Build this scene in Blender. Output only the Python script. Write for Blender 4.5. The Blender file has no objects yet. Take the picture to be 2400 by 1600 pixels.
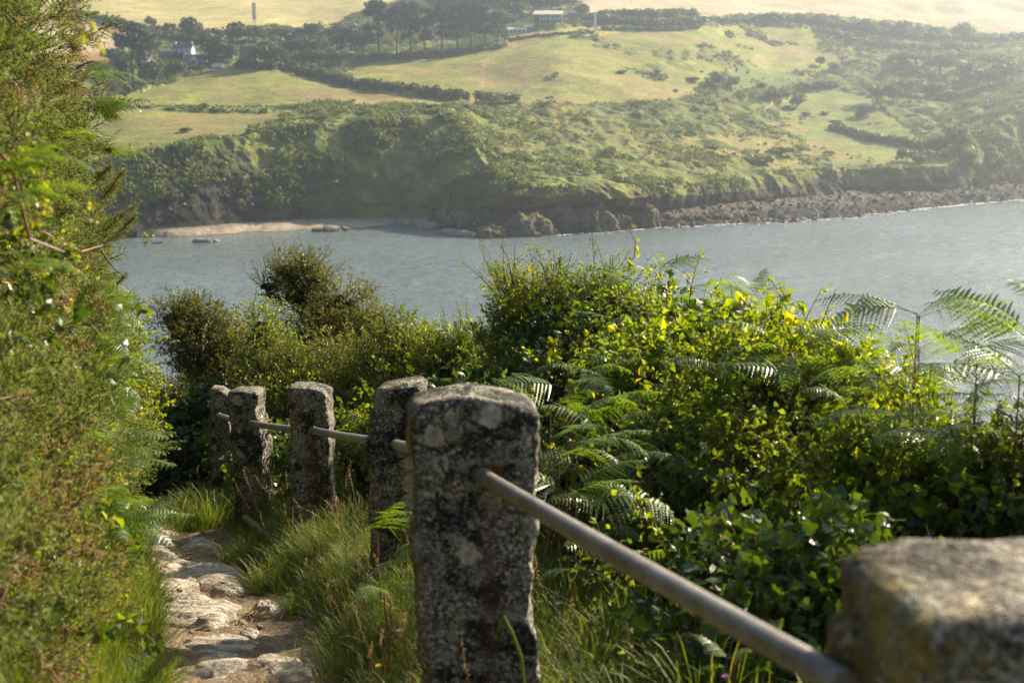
import bpy, bmesh, math, os
import numpy as np
from mathutils import Vector, Matrix, Euler
S = bpy.context.scene
COL = S.collection
H = 48.0                       # camera height above the sea, metres
F = 3333.0                     # focal length in pixels of a 2400 px wide frame
PITCH = math.radians(10.1)
RNG = np.random.default_rng(7)

# ------------------------------------------------------------------ projection
def tdep(py):
    return np.tan(PITCH + np.arctan((np.asarray(py, float) - 800.0) / F))
def U(px, py, Y):
    """point of the world at distance Y (metres ahead) seen in direction px, py"""
    a = (800.0 - py) / F
    fy = math.cos(PITCH) + a * math.sin(PITCH)
    fz = -math.sin(PITCH) + a * math.cos(PITCH)
    k = Y / fy
    return Vector(((px - 1200.0) / F * k, Y, H + fz * k))
def m_per_px(Y):
    return Y / F

# ------------------------------------------------------------------ noise
def _h(ix, iy, iz, s):
    n = (ix * 73856093) ^ (iy * 19349663) ^ (iz * 83492791) ^ (s * 2654435)
    n = (n ^ (n >> 13)) * 1274126177 & 0x7fffffff
    n = n ^ (n >> 16)
    return (n & 0xffff) / 32767.5 - 1.0
def vnoise(P, s=0):
    P = np.asarray(P, float)
    i = np.floor(P).astype(np.int64); f = P - i
    f = f * f * (3 - 2 * f)
    x, y, z = i[..., 0], i[..., 1], i[..., 2]
    r = 0
    for dx in (0, 1):
        wx = f[..., 0] if dx else 1 - f[..., 0]
        for dy in (0, 1):
            wy = f[..., 1] if dy else 1 - f[..., 1]
            for dz in (0, 1):
                wz = f[..., 2] if dz else 1 - f[..., 2]
                r = r + wx * wy * wz * _h(x + dx, y + dy, z + dz, s)
    return r
def fbm(P, octs=4, s=0, gain=.5):
    P = np.asarray(P, float); r = 0; a = 1.0; t = 0
    for k in range(octs):
        r = r + a * vnoise(P * (2.03 ** k) + 17.3 * k, s + k); t += a; a *= gain
    return r / t
def ridged(P, octs=4, s=0):
    P = np.asarray(P, float); r = 0; a = 1.0; t = 0
    for k in range(octs):
        r = r + a * (1 - np.abs(vnoise(P * (2.07 ** k) + 9.1 * k, s + k)) * 2); t += a; a *= .5
    return r / t
def sst(a, b, x):
    t = np.clip((np.asarray(x, float) - a) / (b - a), 0, 1); return t * t * (3 - 2 * t)

# ------------------------------------------------------------------ objects
def tag(o, label=None, cat=None, group=None, kind=None):
    if label: o['label'] = label
    if cat: o['category'] = cat
    if group: o['group'] = group
    if kind: o['kind'] = kind
    return o
def mesh_data(name, V, Fc, mats=(), midx=None, attrs=None, cols=None, smooth=False):
    V = np.ascontiguousarray(V, np.float32); Fc = np.ascontiguousarray(Fc, np.int32)
    k = Fc.shape[1]; n = len(Fc)
    me = bpy.data.meshes.new(name)
    me.vertices.add(len(V)); me.vertices.foreach_set('co', V.ravel())
    me.loops.add(n * k); me.loops.foreach_set('vertex_index', Fc.ravel())
    me.polygons.add(n)
    me.polygons.foreach_set('loop_start', np.arange(0, n * k, k, dtype=np.int32))
    try: me.polygons.foreach_set('loop_total', np.full(n, k, np.int32))
    except Exception: pass
    if midx is not None: me.polygons.foreach_set('material_index', np.ascontiguousarray(midx, np.int32))
    me.polygons.foreach_set('use_smooth', np.full(n, bool(smooth)))
    for m in mats: me.materials.append(m)
    for a, v in (attrs or {}).items():
        at = me.attributes.new(a, 'FLOAT', 'POINT'); at.data.foreach_set('value', np.ascontiguousarray(v, np.float32))
    for a, v in (cols or {}).items():
        at = me.attributes.new(a, 'FLOAT_COLOR', 'POINT'); at.data.foreach_set('color', np.ascontiguousarray(v, np.float32).ravel())
    me.update(calc_edges=True); me.validate()
    return me
def link(name, data, parent=None, loc=None, rot=None, scale=None):
    o = bpy.data.objects.new(name, data); COL.objects.link(o)
    if parent is not None: o.parent = parent
    if loc is not None: o.location = loc
    if rot is not None: o.rotation_euler = rot
    if scale is not None: o.scale = scale if hasattr(scale, '__len__') else (scale,) * 3
    return o
def empty(name, loc=(0, 0, 0), rotz=0, label=None, cat=None, group=None):
    o = bpy.data.objects.new(name, None); COL.objects.link(o); o.location = loc; o.rotation_euler = (0, 0, rotz)
    o.empty_display_size = .1
    return tag(o, label, cat, group)
def copy_tree(o, parent=None):
    c = o.copy(); COL.objects.link(c); c.parent = parent
    for ch in list(o.children): copy_tree(ch, c)
    return c
def grid_faces(nu, nv):
    i = np.arange(nu - 1)[:, None]; j = np.arange(nv - 1)[None, :]
    a = i * nv + j
    return np.stack([a, a + nv, a + nv + 1, a + 1], -1).reshape(-1, 4)

class MB:
    """collects boxes, tubes and prisms (quads and triangles) into one mesh"""
    def __init__(s): s.v = []; s.f = []
    def add(s, vs, fs):
        b = len(s.v); s.v += [tuple(v) for v in vs]; s.f += [tuple(i + b for i in f) for f in fs]
    def box(s, x0, x1, y0, y1, z0, z1):
        s.add([(x0, y0, z0), (x1, y0, z0), (x1, y1, z0), (x0, y1, z0), (x0, y0, z1), (x1, y0, z1), (x1, y1, z1), (x0, y1, z1)],
              [(0, 3, 2, 1), (4, 5, 6, 7), (0, 1, 5, 4), (1, 2, 6, 5), (2, 3, 7, 6), (3, 0, 4, 7)])
    def tube(s, pts, rad, n=8, caps=True):
        pts = [Vector(p) for p in pts]; rings = []
        rad = rad if hasattr(rad, '__len__') else [rad] * len(pts)
        vs = []; fs = []
        for k, p in enumerate(pts):
            d = (pts[min(k + 1, len(pts) - 1)] - pts[max(k - 1, 0)]).normalized()
            up = Vector((0, 0, 1)) if abs(d.z) < .95 else Vector((1, 0, 0))
            a = d.cross(up).normalized(); b = d.cross(a).normalized()
            for j in range(n):
                t = 2 * math.pi * j / n
                vs.append(p + (a * math.cos(t) + b * math.sin(t)) * rad[k])
        for k in range(len(pts) - 1):
            for j in range(n):
                fs.append((k * n + j, k * n + (j + 1) % n, (k + 1) * n + (j + 1) % n, (k + 1) * n + j))
        if caps: fs.append(tuple(range(n))); fs.append(tuple(range(len(pts) * n - 1, len(pts) * n - n - 1, -1)))
        s.add(vs, fs)
    def build(s, name, mat, parent=None, smooth=False):
        me = bpy.data.meshes.new(name); me.from_pydata(s.v, [], s.f)
        for m in (mat if isinstance(mat, (list, tuple)) else [mat]): me.materials.append(m)
        bm = bmesh.new(); bm.from_mesh(me); bmesh.ops.recalc_face_normals(bm, faces=bm.faces); bm.to_mesh(me); bm.free()
        if smooth: me.polygons.foreach_set('use_smooth', [True] * len(me.polygons))
        me.update()
        return link(name, me, parent)

# ------------------------------------------------------------------ templates of triangles, instanced into one mesh
class T:
    """triangle template: V verts, F tris, R 0..1 per vertex, M material index per tri"""
    def __init__(s): s.V = []; s.F = []; s.R = []; s.M = []; s.n = 0
    def add(s, V, Fc, r=0.5, m=0):
        V = np.asarray(V, float); Fc = np.asarray(Fc, int)
        s.V.append(V); s.F.append(Fc + s.n); s.R.append(np.full(len(V), r, float)); s.M.append(np.full(len(Fc), m)); s.n += len(V)
        return s
    def done(s):
        s.V = np.concatenate(s.V); s.F = np.concatenate(s.F); s.R = np.concatenate(s.R); s.M = np.concatenate(s.M); return s
def nrm(D):
    return D / np.maximum(np.linalg.norm(D, axis=-1, keepdims=True), 1e-9)
def frames(D, roll=None, ref=None):
    """(N,3,3) with columns x, y, z; y runs along D"""
    D = nrm(np.asarray(D, float)); N = len(D)
    ref = np.tile([0., 0, 1], (N, 1)) if ref is None else ref
    bad = np.abs((D * nrm(ref)).sum(-1)) > .98
    ref = np.where(bad[:, None], np.array([1., .1, 0]), ref)
    X = nrm(np.cross(D, ref)); Z = np.cross(X, D)
    if roll is not None:
        c, s = np.cos(roll)[:, None], np.sin(roll)[:, None]
        X, Z = X * c + Z * s, Z * c - X * s
    return np.stack([X, D, Z], -1)
def inst(t, pos, D, sc, roll=None, rnd=None, rng=RNG, ref=None):
    N = len(pos); sc = np.broadcast_to(np.asarray(sc, float), (N,))
    M = frames(D, roll, ref)
    V = np.einsum('nij,vj->nvi', M, t.V) * sc[:, None, None] + np.asarray(pos)[:, None, :]
    n = len(t.V)
    Fc = t.F[None] + (np.arange(N) * n)[:, None, None]
    rnd = rng.random(N) if rnd is None else rnd
    R = np.clip(.55 * rnd[:, None] + .45 * t.R[None], 0, 1)
    return V.reshape(-1, 3), Fc.reshape(-1, 3), R.reshape(-1), np.tile(t.M, N)
class Acc:
    def __init__(s): s.a = []; s.n = 0
    def add(s, V, Fc, R, M):
        s.a.append((V, Fc + s.n, R, M)); s.n += len(V)
    def inst(s, *a, **k): s.add(*inst(*a, **k))
    def build(s, name, mats, parent=None, smooth=False, origin=None):
        V, Fc, R, M = [np.concatenate([x[i] for x in s.a]) for i in range(4)]
        if origin is not None: V = V - np.asarray(origin)
        return link(name, mesh_data(name, V, Fc, mats, M, {'rnd': R}, smooth=smooth), parent)
def leaf_oval(L, w, fold=.25, droop=.15):
    return (np.array([[0, 0, 0], [-w / 2, .42 * L, w * fold], [0, .45 * L, 0], [w / 2, .42 * L, w * fold], [0, L, -droop * L],
                      [-w * .3, .78 * L, w * fold * .5 - droop * L * .4], [w * .3, .78 * L, w * fold * .5 - droop * L * .4]], float),
            np.array([[0, 2, 1], [0, 3, 2], [1, 2, 5], [2, 4, 5], [2, 3, 6], [2, 6, 4]]))
def leaf_ivy(L, w, fold=.12, droop=.2):
    p = [[0, .30, 0], [0, 0, 0], [.36, -.10, .3], [.5, .18, .5], [.30, .42, .3], [.34, .62, .3], [0, 1, -1.2],
         [-.34, .62, .3], [-.30, .42, .3], [-.5, .18, .5], [-.36, -.10, .3]]
    V = np.array([[x * w, y * L, z * w * fold if z > 0 else z * droop * L * .6] for x, y, z in p], float)
    return V, np.array([[0, i, i + 1] for i in range(1, 10)] + [[0, 10, 1]])
def place(Vl, pos, d, up, rollr=0.0):
    d = np.asarray(d, float)[None]; M = frames(d, np.array([rollr]), np.asarray(up, float)[None])[0]
    return Vl @ M.T + pos
def prism(p0, p1, r0, r1):
    p0 = np.asarray(p0, float); p1 = np.asarray(p1, float)
    M = frames((p1 - p0)[None])[0]; vs = []
    for p, r in ((p0, r0), (p1, r1)):
        for k in range(3):
            a = k * 2.0944
            vs.append(p + M[:, 0] * math.cos(a) * r + M[:, 2] * math.sin(a) * r)
    f = []
    for k in range(3):
        a, b = k, (k + 1) % 3
        f += [[a, b, b + 3], [a, b + 3, a + 3]]
    return np.array(vs), np.array(f)

def twig(rng, L=.28, nleaf=14, leaf=leaf_oval, ll=.035, lw=.022, r=.0022, side=3, jit=.5, stem_m=1):
    """a leafy shoot growing along +Y"""
    t = T()
    pts = [np.zeros(3)]; d = np.array([0, 1., 0])
    nseg = 4
    for k in range(nseg):
        d = nrm((d + rng.normal(0, .16, 3))[None])[0]; pts.append(pts[-1] + d * L / nseg)
    segs = [(pts[k], pts[k + 1]) for k in range(nseg)]
    for s_ in range(side):
        k = rng.integers(0, nseg); a = rng.uniform(0, 6.28)
        dd = nrm(np.array([[math.cos(a) * .8, .55, math.sin(a) * .8]]))[0]
        p0 = pts[k] + (pts[k + 1] - pts[k]) * rng.random(); p1 = p0 + dd * L * rng.uniform(.3, .5)
        segs.append((p0, p1))
    for k, (a, b) in enumerate(segs):
        V, Fc = prism(a, b, r * (1 - .12 * min(k, 4)), r * (1 - .12 * (min(k, 4) + 1)))
        t.add(V, Fc, .5, stem_m)
    for k in range(nleaf):
        a, b = segs[rng.integers(0, len(segs))] if k > 0 else segs[nseg - 1]
        u = rng.random() if k > 0 else 1.0
        p = a + (b - a) * u
        ax = nrm((b - a)[None])[0]; rd = nrm(rng.normal(0, 1, (1, 3)))[0]
        dd = nrm((ax * .5 + rd * 1.0)[None])[0]
        sc = rng.uniform(.6, 1.15)
        Vl, Fl = leaf(ll * sc, lw * sc)
        t.add(place(Vl, p, dd, nrm((rng.normal(0, jit, 3) + ax * .6 + np.array([0, .2, 0]))[None])[0], rng.normal(0, .5)), Fl, rng.random(), 0)
    return t.done()
def gorse_sprig(rng, L=.24, nside=9, spines=16, sl=.0145, sw=.0036, green=.5):
    """a spiny gorse shoot: a stem set with side shoots, every one bristling with spines"""
    t = T(); V = []; Fc = []; n = 0
    shoots = [(np.zeros(3), np.array([0, L, 0]) + rng.normal(0, .015, 3), 34, 1.0)]
    for k in range(nside):
        u = rng.uniform(.1, .95); a = rng.uniform(0, 6.28); dd = nrm(np.array([[math.cos(a) * .75, .7, math.sin(a) * .75]]))[0]
        p0 = np.array([0, L * u, 0]); shoots.append((p0, p0 + dd * L * rng.uniform(.22, .42) * (1.15 - u * .6), spines, .9))
    for a, b, m, s_ in shoots:
        pv, pf = prism(a, b, .0026, .0012); t.add(pv, pf, rng.uniform(.0, .5), 1)
        u = rng.random(m) ** .8; P = a + (b - a) * u[:, None]
        ax = nrm((b - a)[None])[0]
        D = nrm(ax * .75 + nrm(rng.normal(0, 1, (m, 3))) * .8)
        W = nrm(np.cross(D, rng.normal(0, 1, (m, 3)))) * sw * .5
        Ls = sl * rng.uniform(.6, 1.25, m)[:, None] * s_
        tri = np.stack([P - W, P + W, P + D * Ls], 1).reshape(-1, 3)
        t.add(tri, np.arange(m * 3).reshape(-1, 3), rng.uniform(.2, .9), 0)
    return t.done()
def frond(rng, L=1.0, n=17, pl=.34, bend=1.1, m=10):
    """a bracken frond along +Y arching over towards -Z; pinnae in pairs, each edged with pinnules"""
    t = T()
    s0 = np.linspace(0, 1, 24); ang = .35 - bend * s0 ** 1.5
    d = np.stack([.04 * np.sin(s0 * 5 + rng.random() * 6), np.cos(ang), np.sin(ang)], -1)
    P = np.concatenate([[np.zeros(3)], np.cumsum(d * L / 23, 0)])[:24]
    for k in range(0, 23, 2):
        b = min(k + 2, 23)
        V, Fc = prism(P[k], P[b], .0032 * (1.1 - k / 23), .0032 * (1.1 - b / 23)); t.add(V, Fc, .3, 1)
    for k in range(n):
        u = .2 + .79 * (k + .5) / n
        i = u * 22.999; a = int(i); p = P[a] + (P[a + 1] - P[a]) * (i - a); ax = nrm((P[a + 1] - P[a])[None])[0]
        nr = np.cross(np.array([1., 0, 0]), ax)
        ln = pl * L * (math.sin(min(1, (u - .2) / .16 + .45) * 1.57)) * (1 - (u - .2) / .8) ** .75 * rng.uniform(.85, 1.1) + .012 * L
        for sd in (-1, 1):
            pd = nrm((np.array([sd, 0, 0]) * .93 + ax * .36 + nr * rng.normal(-.08, .1))[None])[0]
            dr = rng.uniform(.15, .5)
            mm = max(4, int(m * ln / (pl * L) + 2))
            v = (np.arange(mm) + .5) / mm
            Q = p + pd * (ln * v)[:, None] - nr * (ln * v ** 2 * dr)[:, None]
            pw = .060 * L * pl * (1 - v ** 2.0) * rng.uniform(.8, 1.15) + .003 * L
            ww = (ln / mm) * .5
            cross = nrm(np.cross(nr, pd)[None])[0]
            for s2 in (-1, 1):
                tip = Q + (cross * s2 * .95 + pd * .35) * pw[:, None] - nr * (pw * .28)[:, None]
                A = Q - pd * ww * 1.02; B = Q + pd * ww * 1.02
                mid = (Q + tip) / 2 + pd * ww * 1.0; mid2 = (Q + tip) / 2 - pd * ww * .8
                V = np.stack([A, B, mid, tip, mid2], 1).reshape(-1, 3)
                base = (np.arange(mm) * 5)[:, None, None]
                Fc = (np.array([[0, 1, 2], [0, 2, 4], [4, 2, 3]])[None] + base).reshape(-1, 3)
                t.add(V, Fc, .3 + .5 * rng.random(), 0)
    return t.done()
def grass_tuft(rng, n=26, h=.28, w=.0045, spread=.09, lean=.55):
    t = T()
    for k in range(n):
        a = rng.uniform(0, 6.28); r = spread * math.sqrt(rng.random()); L = h * rng.uniform(.5, 1.25)
        p = np.array([math.cos(a) * r, 0, math.sin(a) * r])
        hd = np.array([math.cos(a + rng.normal(0, .7)), 0, math.sin(a + rng.normal(0, .7))])
        ln = lean * rng.uniform(.3, 1.5); side = np.array([-hd[2], 0, hd[0]]); ws = w * rng.uniform(.7, 1.3)
        V = []; 
        for j, u in enumerate((0, .35, .68, .88)):
            c = p + np.array([0, 1, 0]) * L * (u - .32 * ln * u ** 3) + hd * L * ln * u ** 2
            V += [c - side * ws * (1 - u * .55) / 2, c + side * ws * (1 - u * .55) / 2]
        u = 1.0; V.append(p + np.array([0, 1, 0]) * L * (u - .42 * ln * u ** 3) + hd * L * ln * u ** 2)
        t.add(V, [[0, 1, 3], [0, 3, 2], [2, 3, 5], [2, 5, 4], [4, 5, 7], [4, 7, 6], [6, 7, 8]], rng.random(), 0)
    return t.done()
# ------------------------------------------------------------------ materials
def newmat(name):
    m = bpy.data.materials.new(name); m.use_nodes = True; nt = m.node_tree; nt.nodes.clear()
    out = nt.nodes.new('ShaderNodeOutputMaterial')
    return m, nt, out
def N(nt, typ, **k):
    n = nt.nodes.new(typ)
    for a, v in k.items():
        if a == 'inp':
            for q, w in v.items():
                if isinstance(w, bpy.types.NodeSocket): nt.links.new(w, n.inputs[q])
                else: n.inputs[q].default_value = w
        else: setattr(n, a, v)
    return n
def ramp(nt, fac, stops, interp='LINEAR'):
    r = nt.nodes.new('ShaderNodeValToRGB'); cr = r.color_ramp; cr.interpolation = interp
    while len(cr.elements) < len(stops): cr.elements.new(.5)
    for e, (p, c) in zip(cr.elements, stops):
        e.position = p; e.color = (*c, 1) if len(c) == 3 else c
    nt.links.new(fac, r.inputs[0]); return r.outputs[0]
def noise(nt, vec, scale, detail=4, rough=.55, dist=0):
    n = N(nt, 'ShaderNodeTexNoise', inp={'Scale': scale, 'Detail': detail, 'Roughness': rough, 'Distortion': dist})
    if vec is not None: nt.links.new(vec, n.inputs['Vector'])
    return n.outputs['Fac']
def mixc(nt, fac, a, b, typ='MIX'):
    n = nt.nodes.new('ShaderNodeMix'); n.data_type = 'RGBA'; n.blend_type = typ
    for s, v in ((n.inputs[0], fac), (n.inputs[6], a), (n.inputs[7], b)):
        if isinstance(v, bpy.types.NodeSocket): nt.links.new(v, s)
        else: s.default_value = v if not hasattr(v, '__len__') or len(v) == 4 else (*v, 1)
    return n.outputs[2]
def math_(nt, op, a, b=0.0, clamp=False):
    n = nt.nodes.new('ShaderNodeMath'); n.operation = op; n.use_clamp = clamp
    for s, v in ((n.inputs[0], a), (n.inputs[1], b)):
        if isinstance(v, bpy.types.NodeSocket): nt.links.new(v, s)
        else: s.default_value = v
    return n.outputs[0]
def bump(nt, h, strength, dist, normal=None):
    n = N(nt, 'ShaderNodeBump', inp={'Height': h, 'Strength': strength, 'Distance': dist})
    if normal is not None: nt.links.new(normal, n.inputs['Normal'])
    return n.outputs[0]
def principled(nt, out, col, rough=.6, spec=.5, normal=None, metal=0, **k):
    p = nt.nodes.new('ShaderNodeBsdfPrincipled')
    for s, v in (('Base Color', col), ('Roughness', rough), ('Metallic', metal)):
        if isinstance(v, bpy.types.NodeSocket): nt.links.new(v, p.inputs[s])
        else: p.inputs[s].default_value = (*v, 1) if hasattr(v, '__len__') and len(v) == 3 else v
    p.inputs['Specular IOR Level'].default_value = spec
    if normal is not None: nt.links.new(normal, p.inputs['Normal'])
    if out is not None: nt.links.new(p.outputs[0], out.inputs[0])
    return p
def leafmat(name, stops, rough=.42, spec=.5, trans=.42, tgain=(1.25, 1.25, .45)):
    """thin leaf: reflecting front, light shining through"""
    m, nt, out = newmat(name)
    at = N(nt, 'ShaderNodeAttribute', attribute_name='rnd').outputs['Fac']
    col = ramp(nt, at, stops)
    p = principled(nt, None, col, rough, spec)
    tc = mixc(nt, 1.0, col, tgain, 'MULTIPLY')
    tr = N(nt, 'ShaderNodeBsdfTranslucent', inp={'Color': tc})
    mx = N(nt, 'ShaderNodeMixShader'); mx.inputs[0].default_value = trans
    nt.links.new(p.outputs[0], mx.inputs[1]); nt.links.new(tr.outputs[0], mx.inputs[2]); nt.links.new(mx.outputs[0], out.inputs[0])
    return m
def simple(name, col, rough=.7, spec=.3, nscale=None, var=.25, bmp=0, metal=0):
    m, nt, out = newmat(name); c = col; nm = None
    if nscale:
        v = N(nt, 'ShaderNodeTexCoord').outputs['Object']
        f = noise(nt, v, nscale, 5)
        c = ramp(nt, f, [(.3, [x * (1 - var) for x in col]), (.7, [min(1, x * (1 + var)) for x in col])])
        if bmp: nm = bump(nt, noise(nt, v, nscale * 3, 4), .5, bmp)
    principled(nt, out, c, rough, spec, nm, metal); return m
M = {}
M['gorse'] = leafmat('gorse', [(0, (.42, .32, .11)), (.12, (.36, .33, .09)), (.3, (.20, .26, .05)), (.7, (.25, .35, .07)), (1, (.46, .50, .12))], .42, .5, .45, (1.3, 1.2, .5))
M['gorse_dry'] = leafmat('gorse_dry', [(0, (.34, .24, .10)), (.5, (.46, .36, .16)), (1, (.40, .37, .13))], .6, .3, .40, (1.2, 1.0, .7))
M['gorse_stem'] = simple('gorse_stem', (.13, .14, .05), .7, .3)
M['stem'] = simple('stem', (.16, .10, .055), .7, .3)
M['stem_red'] = simple('stem_red', (.20, .07, .04), .5, .4)
M['bracken'] = leafmat('bracken', [(0, (.07, .12, .02)), (.5, (.11, .19, .03)), (.85, (.17, .26, .035)), (1, (.28, .28, .05))], .38, .7, .5, (1.8, 1.7, .4))
M['bracken_dry'] = leafmat('bracken_dry', [(0, (.24, .13, .04)), (1, (.38, .21, .06))], .6, .3, .35)
M['hawthorn'] = leafmat('hawthorn', [(0, (.06, .085, .015)), (.5, (.10, .13, .02)), (.8, (.17, .19, .03)), (1, (.28, .21, .035))], .38, .5, .44, (1.6, 1.4, .4))
M['scrub_leaf'] = leafmat('scrub_leaf', [(0, (.06, .095, .014)), (.5, (.10, .155, .02)), (.85, (.18, .25, .03)), (1, (.29, .29, .04))], .42, .42, .5, (2.1, 1.8, .35))
M['ivy'] = leafmat('ivy', [(0, (.020, .050, .010)), (.6, (.04, .09, .015)), (.9, (.11, .17, .02)), (1, (.28, .28, .03))], .36, .45, .36, (1.9, 1.6, .3))
M['bramble'] = leafmat('bramble', [(0, (.05, .10, .012)), (.5, (.11, .19, .018)), (.85, (.22, .29, .02)), (.97, (.38, .36, .03)), (1, (.5, .32, .03))], .42, .4, .56, (2.2, 1.8, .3))
M['lime_leaf'] = leafmat('lime_leaf', [(0, (.12, .20, .02)), (.6, (.22, .30, .03)), (1, (.38, .36, .04))], .4, .5, .52, (1.4, 1.3, .4))
M['grass'] = leafmat('grass', [(0, (.06, .095, .016)), (.5, (.11, .165, .022)), (.85, (.18, .22, .035)), (1, (.34, .28, .10))], .52, .35, .45, (1.5, 1.4, .4))
M['seed'] = leafmat('seed', [(0, (.30, .20, .10)), (1, (.48, .36, .20))], .7, .2, .3, (1.1, 1, .8))
M['core'] = simple('core', (.022, .026, .012), .95, .05)  # near-black colour standing in for the shade deep inside a bush
M['far_leaf'] = leafmat('far_leaf', [(0, (.042, .06, .02)), (.5, (.075, .10, .028)), (1, (.14, .165, .042))], .6, .3, .3)
M['far_pine'] = leafmat('far_pine', [(0, (.018, .028, .013)), (.6, (.03, .044, .018)), (1, (.055, .07, .025))], .65, .25, .15)
M['far_scrub'] = leafmat('far_scrub', [(0, (.085, .112, .034)), (.5, (.145, .18, .048)), (.85, (.21, .235, .06)), (1, (.26, .24, .075))], .6, .3, .3)
M['bark'] = simple('bark', (.10, .08, .06), .9, .2, 6, .3)

def granite(name, seed, patches=(), rust=None, moss=.3, dark=.5):
    """speckled granite with black and cream lichen; patches: (x, z, radius) of cream lichen on the front face"""
    m, nt, out = newmat(name)
    tc = N(nt, 'ShaderNodeTexCoord').outputs['Object']
    v = N(nt, 'ShaderNodeVectorMath', operation='ADD', inp={0: tc, 1: (seed * 3.1, seed * 1.7, seed * .9)}).outputs[0]
    sp = noise(nt, v, 70, 3, .75)
    base = ramp(nt, sp, [(.36, (.02, .018, .014)), (.46, (.085, .078, .062)), (.54, (.23, .195, .15)), (.61, (.58, .51, .40))])
    mid = noise(nt, v, 14, 5, .6)
    base = mixc(nt, ramp(nt, mid, [(.4, (0, 0, 0)), (.62, (1, 1, 1))]), base, mixc(nt, .5, base, (.15, .145, .125)))
    # grey green crusts
    g = ramp(nt, noise(nt, v, 11, 8, .75), [(.54, (0, 0, 0)), (.575, (1, 1, 1))])
    base = mixc(nt, math_(nt, 'MULTIPLY', g, .6), base, (.30, .31, .235))
    # black lichen
    b = ramp(nt, noise(nt, v, 6.5, 9, .74, .4), [(.54 - .06 * dark, (0, 0, 0)), (.575 - .06 * dark, (1, 1, 1))])
    fleck = ramp(nt, noise(nt, v, 60, 3, .6), [(.40, (0, 0, 0)), (.52, (1, 1, 1))])
    base = mixc(nt, math_(nt, 'MULTIPLY', b, math_(nt, 'ADD', math_(nt, 'MULTIPLY', fleck, .5), .5)), base, (.012, .011, .010))
    # ochre and moss low down and on the left flank
    sep = N(nt, 'ShaderNodeSeparateXYZ', inp={0: tc})
    geo = N(nt, 'ShaderNodeTexCoord').outputs['Normal']
    sn = N(nt, 'ShaderNodeSeparateXYZ', inp={0: geo})
    left = math_(nt, 'MULTIPLY', math_(nt, 'MULTIPLY', sn.outputs[0], -1.0, True), moss * 2.2, True)
    lf = math_(nt, 'MULTIPLY', left, ramp(nt, noise(nt, v, 18, 5, .6), [(.4, (.2,) * 3), (.6, (1,) * 3)]), True)
    base = mixc(nt, lf, base, mixc(nt, ramp(nt, noise(nt, v, 5, 4, .5), [(.5, (0,) * 3), (.58, (1,) * 3)]), (.13, .09, .025), (.27, .22, .05)))
    if rust:
        x0, z0 = rust
        dx = math_(nt, 'ABSOLUTE', math_(nt, 'SUBTRACT', sep.outputs[0], x0))
        wob = math_(nt, 'MULTIPLY', noise(nt, v, 12, 4), .07)
        st = math_(nt, 'SUBTRACT', 1.0, math_(nt, 'MULTIPLY', math_(nt, 'ADD', dx, wob), 11.0), True)
        below = math_(nt, 'MULTIPLY', math_(nt, 'SUBTRACT', z0, sep.outputs[2]), 12.0, True)
        base = mixc(nt, math_(nt, 'MULTIPLY', math_(nt, 'MULTIPLY', st, below), .8, True), base, (.085, .035, .012))
    dn = N(nt, 'ShaderNodeTexNoise', inp={'Vector': v, 'Scale': 20.0, 'Detail': 8.0, 'Roughness': .72})
    dv = N(nt, 'ShaderNodeVectorMath', operation='MULTIPLY_ADD', inp={0: dn.outputs['Color'], 1: (.085, 0, .085), 2: tc}).outputs[0]
    lum = None
    for (x, z, r) in patches:
        fl = N(nt, 'ShaderNodeVectorMath', operation='MULTIPLY', inp={0: dv, 1: (1, .25, 1)}).outputs[0]
        d = N(nt, 'ShaderNodeVectorMath', operation='DISTANCE', inp={0: fl, 1: (x + .0425, -.03, z + .0425)}).outputs['Value']
        e = math_(nt, 'MULTIPLY', math_(nt, 'SUBTRACT', r, d), 1 / .006, True)
        lum = e if lum is None else math_(nt, 'MAXIMUM', lum, e)
    if lum is not None:
        face = math_(nt, 'MULTIPLY', math_(nt, 'SUBTRACT', math_(nt, 'MULTIPLY', sn.outputs[1], -1.0), .25), 6, True)
        pc = ramp(nt, noise(nt, v, 50, 4), [(.3, (.24, .21, .15)), (.5, (.42, .37, .28)), (.7, (.54, .49, .39))])
        base = mixc(nt, math_(nt, 'MULTIPLY', lum, face), base, pc)
    hb = math_(nt, 'ADD', math_(nt, 'MULTIPLY', sp, .6), math_(nt, 'ADD', mid, math_(nt, 'MULTIPLY', noise(nt, v, 38, 4), .8)))
    nm = bump(nt, hb, 1.0, .02)
    principled(nt, out, base, .82, .3, nm)
    return m

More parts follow.
